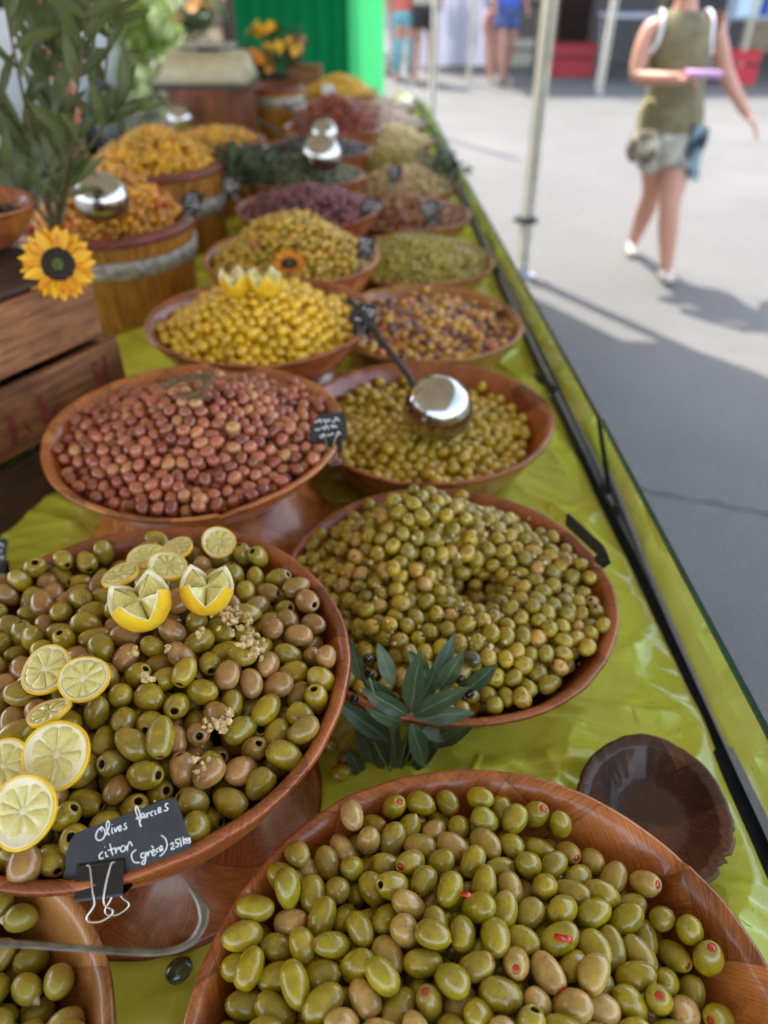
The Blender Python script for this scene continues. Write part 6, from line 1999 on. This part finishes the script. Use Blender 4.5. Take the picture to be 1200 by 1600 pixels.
blk = plain('dark_shoe', (.03, .03, .035), .6)
ppl = [  # px, py(ground), label, top, bottom, legs, yaw, height
    (630, 128, 'distant person in a coral top and turquoise trousers right of the green strip', (.55, .12, .08), (.16, .42, .45), .9, 2.6, 1.6, True, 0),
    (611, 122, 'distant person in a pale lilac shirt beside the green strip', (.42, .42, .62), (.45, .45, .42), .9, 1.0, 1.7, True, 0),
    (660, 130, 'distant person in a beige shirt and black shorts behind the second pole', (.42, .36, .24), (.03, .03, .03), 0, 3.0, 1.75, True, 1),
    (698, 100, 'distant person in a dark red top before the white tent wall', (.25, .03, .05), (.03, .03, .04), .9, .4, 1.65, True, 0),
    (764, 128, 'distant small child in a pink dress', (.65, .25, .40), (.35, .05, .20), 0, .5, 1.05, True, 0),
    (784, 132, 'distant person in a blue sleeveless top with bare legs', (.05, .10, .42), (.06, .09, .22), 0, .2, 1.72, False, 1),
    (305, 40, 'distant person in a royal blue top seen behind the barrels', (.03, .07, .50), (.05, .05, .08), .9, .3, 1.7, True, 0),
]
for i, (px, py, lab, tc, bc, lc, yw, hh, sl2, tn) in enumerate(ppl):
    p = at(px, py, 0)
    person(lab, (p.x, p.y, 0), yw, stand_pose(hh, .1 + .12 * (i % 3), .1 * (i % 2)), cp('top_cloth', tc), cp('bottom_cloth', bc), blk if i % 2 else wshoe, hairb, skinm2 if tn else skinm, sleeves=sl2, legcover=lc)

# ------------------------------------------------------------------ far side of the street
def back_side():
    # stone house wall
    g = NG('warm_stone')
    br = g.n('TexBrick'); g.l(g.mapping(g.obj, (1, 1, 1), (R(90), 0, 0)), br.inputs['Vector'])
    br.inputs['Scale'].default_value = 1.6; br.inputs['Mortar Size'].default_value = .03
    br.inputs['Color1'].default_value = (.42, .30, .17, 1); br.inputs['Color2'].default_value = (.30, .21, .12, 1); br.inputs['Mortar'].default_value = (.40, .36, .28, 1)
    g.set(Base_Color=br.outputs['Color'], Roughness=.9)
    g.bump(g.math('ADD', br.outputs['Fac'], g.noise(g.obj, 4, 5)), .4, .02)
    hw = empty('stone_house', (2.2, 17.5, 0)); tag(hw, 'warm stone house front behind the far stalls', 'building')
    # wall with real openings
    def wall(x0, x1, z0, z1):
        v, f = box(x0, x1, -.25, .25, z0, z1); return v, f
    w = join(wall(-1.0, 1.2, 0, 5), wall(1.201, 2.3, 2.2, 5), wall(2.301, 5.0, 0, .9), wall(2.301, 5.0, 2.3, 5), wall(5.001, 12, 0, 5), )
    ob('wall', mk('wall', *w, g.m, False), hw)
    v, f = box(1.201, 2.3, -.05, .02, 0, 2.2); d = ob('door', mk('door', v, f, M['crate_dark'], False), hw)
    v, f = box(2.12, 2.16, -.10, -.051, 1.0, 1.12); ob('handle', mk('handle', v, f, M['alu'], False), d)
    v, f = box(2.301, 5.0, -.02, .02, .9, 2.3); fr = ob('window', mk('window', v, f, NG('window_glass').set(Base_Color=(.02, .025, .03), Roughness=.08).m, False), hw)
    v, f = join(box(2.301, 2.36, -.08, -.021, .9, 2.3), box(3.62, 3.68, -.08, -.021, .9, 2.3), box(4.94, 5.0, -.08, -.021, .9, 2.3)); ob('frame', mk('frame', v, f, M['crate_dark'], False), fr)
    # tan house behind left
    hl = empty('tan_house', (-4.2, 18.5, 0)); tag(hl, 'tan plastered house front seen beyond the barrels at the left', 'building')
    v, f = join(box(-2.8, .8, -.2, .2, 0, 5), box(.801, 1.8, -.2, .2, 2.2, 5), box(1.801, 3.0, -.2, .2, 0, 5)); ob('wall', mk('wall', v, f, plain('tan_plaster', (.50, .35, .20), .9, 0, .15, 2), False), hl)
    v, f = box(.801, 1.8, -.02, .05, 0, 2.2); ob('door', mk('door', v, f, M['crate_dark'], False), hl)
    # long pale facade farther back
    hb = empty('pale_building', (0, 27, 0)); tag(hb, 'long pale plaster building closing the street in the distance', 'building')
    v, f = box(-22, 22, 0, .4, 0, 6); ob('wall', mk('wall', v, f, plain('pale_plaster', (.44, .40, .35), .9, 0, .2, 1), False), hb)
    wg = NG('shop_glass').set(Base_Color=(.03, .035, .04), Roughness=.1).m
    for k in range(11):
        v, f = box(-20.5 + k * 4, -18.7 + k * 4, -.03, -.002, .6 if k % 2 else .02, 2.3); ob('window' if k % 2 else 'door', mk('window', v, f, wg, False), hb)
    # white tent wall
    tw = empty('tent_wall', (1.05, 14.6, 0)); tag(tw, 'white pleated tent wall behind the distant people', 'tent wall')
    ob('fabric', sheet([(-.55, 0), (.85, .3)], .02, 2.3, curtain_mat('white_tent', (.62, .62, .72), .3), 'fabric', 80, .05, 9), tw)
    for x in (-.6, .9):
        v, f = box(x - .02, x + .02, -.02 + (.3 if x > 0 else 0), .02 + (.3 if x > 0 else 0), 0, 2.35); ob('post', mk('post', v, f, M['alu'], False), tw)
    canopy('far_canopy', [(1.2, 12.4), (9.5, 12.4), (9.5, 17.0), (1.2, 17.0)], 2.45, .5, 'dark toned canopy over the far stalls on the right', .05, 'market stall canopies', (.30, .30, .32))
    for x in (1.25, 5.2, 9.4):
        pole(x, 12.5, 2.4, {1.25: 'left post of the far canopy', 5.2: 'middle post of the far canopy', 9.4: 'right post of the far canopy'}[x], .05, 0, False)
    def tbl(px, py, w, d, h, mt, label, cl=None):
        p = at(px, py, 0)
        t = empty('folding_table', (p.x, p.y, 0)); tag(t, label, 'table', 'far stall tables')
        v, f = box(-w / 2, w / 2, -d / 2, d / 2, h - .04, h, .005); ob('table_top', mk('table_top', v, f, mt, False), t)
        for x in (-w / 2 + .06, w / 2 - .06):
            for s in (-1, 1):
                v, f = tube([(x - .12 * s * 0, s * (d / 2 - .05), h - .04), (x + .10 * s, s * (d / 2 - .05), 0)], .016, 8); ob('leg', mk('leg', v, f, M['alu'], False), t)
        return p
    grey = plain('grey_table', (.36, .38, .42), .5)
    tbl(1005, 128, 1.5, .7, .86, grey, 'grey folding table with metal legs left of the walking woman')
    p = tbl(1180, 118, 1.6, .7, .80, grey, 'folding table behind the walking woman at the right edge')
    def crate_box(px, py, w, d, h, c, label, name='plastic_crate', z=0):
        p = at(px, py, 0)
        r = empty(name, (p.x, p.y, z)); tag(r, label, 'crate', 'plastic crates by the far stalls')
        m = plain(name + '_plastic', c, .5)
        t = .012; P = []
        P += [box(-w / 2, w / 2, -d / 2, d / 2, 0, t)]
        for (x0, x1, y0, y1) in ((-w / 2, w / 2, -d / 2, -d / 2 + t), (-w / 2, w / 2, d / 2 - t, d / 2), (-w / 2, -w / 2 + t, -d / 2 + t + .001, d / 2 - t - .001), (w / 2 - t, w / 2, -d / 2 + t + .001, d / 2 - t - .001)):
            P.append(box(x0, x1, y0, y1, t + .001, h * .55)); P.append(box(x0, x1, y0, y1, h * .66, h))
        v, f = join(*P); ob('basket', mk('basket', v, f, m, False), r)
        v, f = box(-w / 2 - .01, w / 2 + .01, -d / 2 - .01, d / 2 + .01, h - .03, h + .004); 
        P = [box(-w / 2 - .012, w / 2 + .012, -d / 2 - .012, -d / 2 - .001, h - .03, h + .004), box(-w / 2 - .012, w / 2 + .012, d / 2 + .001, d / 2 + .012, h - .03, h + .004)]
        v, f = join(*P); ob('rim', mk('rim', v, f, m, False), r)
    crate_box(892, 118, .60, .40, .42, (.36, .015, .02), 'large dark red plastic crate beyond the cream pole')
    crate_box(1150, 130, .40, .35, .42, (.50, .02, .03), 'red plastic crate behind the walking woman')
    crate_box(808, 102, .45, .35, .40, (.45, .43, .33), 'cream plastic crate right of the person in blue')
    # blue container and white tub on the right table
    for (dx, w, h, c, lab, nm) in ((.05, .5, .5, (.04, .12, .45), 'blue crate standing on the table at the right edge', 'blue_crate'), (-.45, .34, .26, (.55, .68, .78), 'pale blue tub on the table behind the woman shoulder', 'pale_tub')):
        r = empty(nm, (p.x + dx, p.y, .80)); tag(r, lab, 'container')
        m = plain(nm + '_m', c, .5)
        v, f = join(box(-w / 2, w / 2, -.2, .2, 0, .02), box(-w / 2, w / 2, -.2, -.18, .021, h), box(-w / 2, w / 2, .18, .2, .021, h), box(-w / 2, -w / 2 + .02, -.179, .179, .021, h), box(w / 2 - .02, w / 2, -.179, .179, .021, h))
        ob('tub', mk('tub', v, f, m, False), r)
        v, f = join(box(-w / 2 - .015, w / 2 + .015, -.215, -.201, h - .04, h), box(-w / 2 - .015, w / 2 + .015, .201, .215, h - .04, h)); ob('rim', mk('rim', v, f, m, False), r)
    # goods in the shaded stall
    for k, (x, y, w, h, c, lab) in enumerate(((2.2, 15.2, .8, .9, (.10, .08, .07), 'dark cupboard standing in the shaded far stall'), (5.6, 15.4, 1.2, 1.1, (.07, .07, .08), 'dark counter at the right of the shaded far stall'), (4.2, 15.6, 1.0, 1.2, (.10, .09, .09), 'dark counter in the middle of the shaded far stall'))):
        r = empty('stall_counter', (x, y, 0)); tag(r, lab, 'counter', 'counters of the shaded far stall')
        m = plain('counter_m', c, .6)
        v, f = box(-w / 2, w / 2, -.25, .25, 0, h - .04, .004); ob('body', mk('body', v, f, m, False), r)
        v, f = box(-w / 2 - .03, w / 2 + .03, -.28, .28, h - .039, h, .004); ob('top', mk('top', v, f, M['crate_dark'], False), r)
        for q in (-1, 1):
            v, f = box(q * w / 4 - w * .2, q * w / 4 + w * .2, -.262, -.2505, .08, h - .10, .002); ob('door', mk('door', v, f, m, False), r)
back_side()

# ------------------------------------------------------------------ left: van and sunlit greenery
def van():
    r = empty('white_van', (-3.75, 6.2, 0), (0, 0, R(78))); tag(r, 'white van parked behind the stall, seen through the leafy branches', 'van')
    wp = plain('van_white', (.72, .74, .78), .25, 0, .04, 2, Coat_Weight=.6); gl = NG('van_glass').set(Base_Color=(.015, .018, .022), Roughness=.06).m
    # side profile extruded across (x along length, y across)
    pr = [(-2.3, .35), (-2.32, 1.0), (-2.2, 1.9), (-2.0, 2.05), (.9, 2.05), (1.35, 1.75), (1.75, 1.15), (2.35, .98), (2.45, .6), (2.42, .35)]
    bm = bmesh.new()
    a = [bm.verts.new((x, -.9, z)) for x, z in pr]; b = [bm.verts.new((x, .9, z)) for x, z in pr]
    bm.faces.new(a); bm.faces.new(b[::-1])
    for i in range(len(pr)):
        j = (i + 1) % len(pr); bm.faces.new((a[i], b[i], b[j], a[j]))
    bmesh.ops.recalc_face_normals(bm, faces=bm.faces)
    bmesh.ops.bevel(bm, geom=list(bm.edges), offset=.09, segments=4, affect='EDGES')
    bm.verts.index_update()
    ob('body', mk('body', [tuple(v.co) for v in bm.verts], [tuple(v.index for v in f.verts) for f in bm.faces], wp), r); bm.free()
    for s in (-1, 1):
        y = s * .905
        V = [(.15, y, 1.2), (1.45, y, 1.2), (1.2, y, 1.65), (.95, y, 1.85), (.15, y, 1.85)]; V += [(x, y - s * .02, z) for x, _, z in V]
        ob('side_window', mk('side_window', V, [(0, 1, 2, 3, 4), (9, 8, 7, 6, 5)] + [(i, (i + 1) % 5, 5 + (i + 1) % 5, 5 + i) for i in range(5)], gl, False), r)
        v, f = box(-.05, .0, s * .905 - .006, s * .905 + .006, .5, 1.9); ob('door_seam', mk('door_seam', v, f, gl, False), r)
        for x in (-1.45, 1.55):
            V, F, _ = lathe([(0, -.1), (.2, -.1), (.31, -.09), (.33, -.06), (.33, .06), (.31, .09), (.2, .1), (0, .1)], 32)
            w = ob('wheel', mk('tyre', V, F, M['blackp']), r, (x, s * .82, .33), (R(90), 0, 0))
            V, F, _ = lathe([(0, .0), (.19, .01), (.2, -.01)], 24); ob('rim', mk('rim', V, F, M['alu']), w, (0, 0, -s * .11))
        v, f = box(2.30, 2.46, s * .68 - .12, s * .68 + .12, .72, .88, .02); ob('headlight', mk('headlight', v, f, M['steel']), r)
    V = [(1.42, -.75, 1.68), (1.42, .75, 1.68), (1.78, .78, 1.18), (1.78, -.78, 1.18)]
    ob('windscreen', mk('windscreen', V + [(x - .03, y, z - .02) for x, y, z in V], [(0, 1, 2, 3), (7, 6, 5, 4), (0, 4, 5, 1), (1, 5, 6, 2), (2, 6, 7, 3), (3, 7, 4, 0)], gl, False), r)
    v, f = box(2.36, 2.50, -.85, .85, .36, .52, .03); ob('bumper', mk('bumper', v, f, M['blackp']), r)
van()
def shrub(x, y, h, w, n, mat, label, seed, flowers=0, fm='petal_lime'):
    rd = random.Random(seed)
    cl = [(rd.uniform(-.7, .7), rd.uniform(-.5, .5), rd.uniform(-.6, .8), rd.uniform(.3, .55)) for _ in range(9)]
    r = foliage('flowering_shrub', (x, y, h * .55), (w, w * .7, h * .5), n, .08, .038, mat, label, 'shrub', seed, clumps=cl, group='sunlit shrubs behind the stall')
    for k in range(4):
        v, f = tube([(0, 0, -h * .55), (rd.uniform(-.2, .2) * w, rd.uniform(-.2, .2), 0), (rd.uniform(-.5, .5) * w, rd.uniform(-.3, .3), h * .3)], [.02, .014, .006], 6)
        ob('stem', mk('stem', v, f, M['stem_br']), r)
    if flowers:
        V, F, U = leaf_geom(.075, .050, .1, .2, 3)
        parts = []
        for k in range(6):
            a = PI / 3 * k
            parts.append(([(q[0] * math.cos(a) - q[1] * math.sin(a), q[0] * math.sin(a) + q[1] * math.cos(a), q[2] + .3 * q[1]) for q in V], F))
        v, f = join(*parts); me = mk('blossom', v, f, M[fm])
        for k in range(flowers):
            c_ = rd.choice(cl); d = Vector((rd.gauss(0, 1), rd.gauss(-.7, .7), rd.gauss(.6, .7))).normalized()
            o = ob('blossom', me, r)
            o.matrix_basis = Matrix.Translation(Vector(((c_[0] + d.x * c_[3]) * w, (c_[1] + d.y * c_[3]) * w * .7, (c_[2] + d.z * c_[3]) * h * .5))) @ d.to_track_quat('Z', 'Y').to_matrix().to_4x4()
# clear of the canopy's shade
shrub(-2.45, 8.2, 1.45, .66, 2200, M['bush'], 'bright lime green shrub with pale blossoms beyond the barrels', 3, 240)
shrub(-3.15, 9.6, 1.7, .8, 2600, M['bush'], 'tall yellow green shrub behind the pale blossomed one', 4, 150)
shrub(-2.6, 11.0, 1.1, .7, 2200, M['bush_dark'], 'darker green shrub farther back beyond the barrels', 5, 24, 'petal_or')
shrub(-5.0, 10.5, 1.6, 1.0, 2200, M['bush'], 'pale green shrub at the far left behind the van', 6, 20)
# a stone planter the shrubs grow in
r = empty('stone_planter', (-3.4, 9.6, 0)); tag(r, 'low pale stone planter edging the sunlit shrubs', 'planter')
v, f = join(box(-1.9, 1.7, -1.7, -1.55, 0, .35, .01), box(-1.9, 1.7, 1.9, 2.05, 0, .35, .01), box(-1.9, -1.75, -1.549, 1.899, 0, .35, .01), box(1.55, 1.7, -1.549, 1.899, 0, .35, .01))
ob('wall', mk('wall', v, f, plain('planter_stone', (.40, .36, .32), .9, 0, .2, 5), False), r)
v, f = box(-1.749, 1.549, -1.549, 1.899, .0, .28); ob('soil', mk('soil', v, f, plain('soil', (.06, .04, .03), .95, 0, .3, 12), False), r)
print('objects', len(bpy.data.objects))
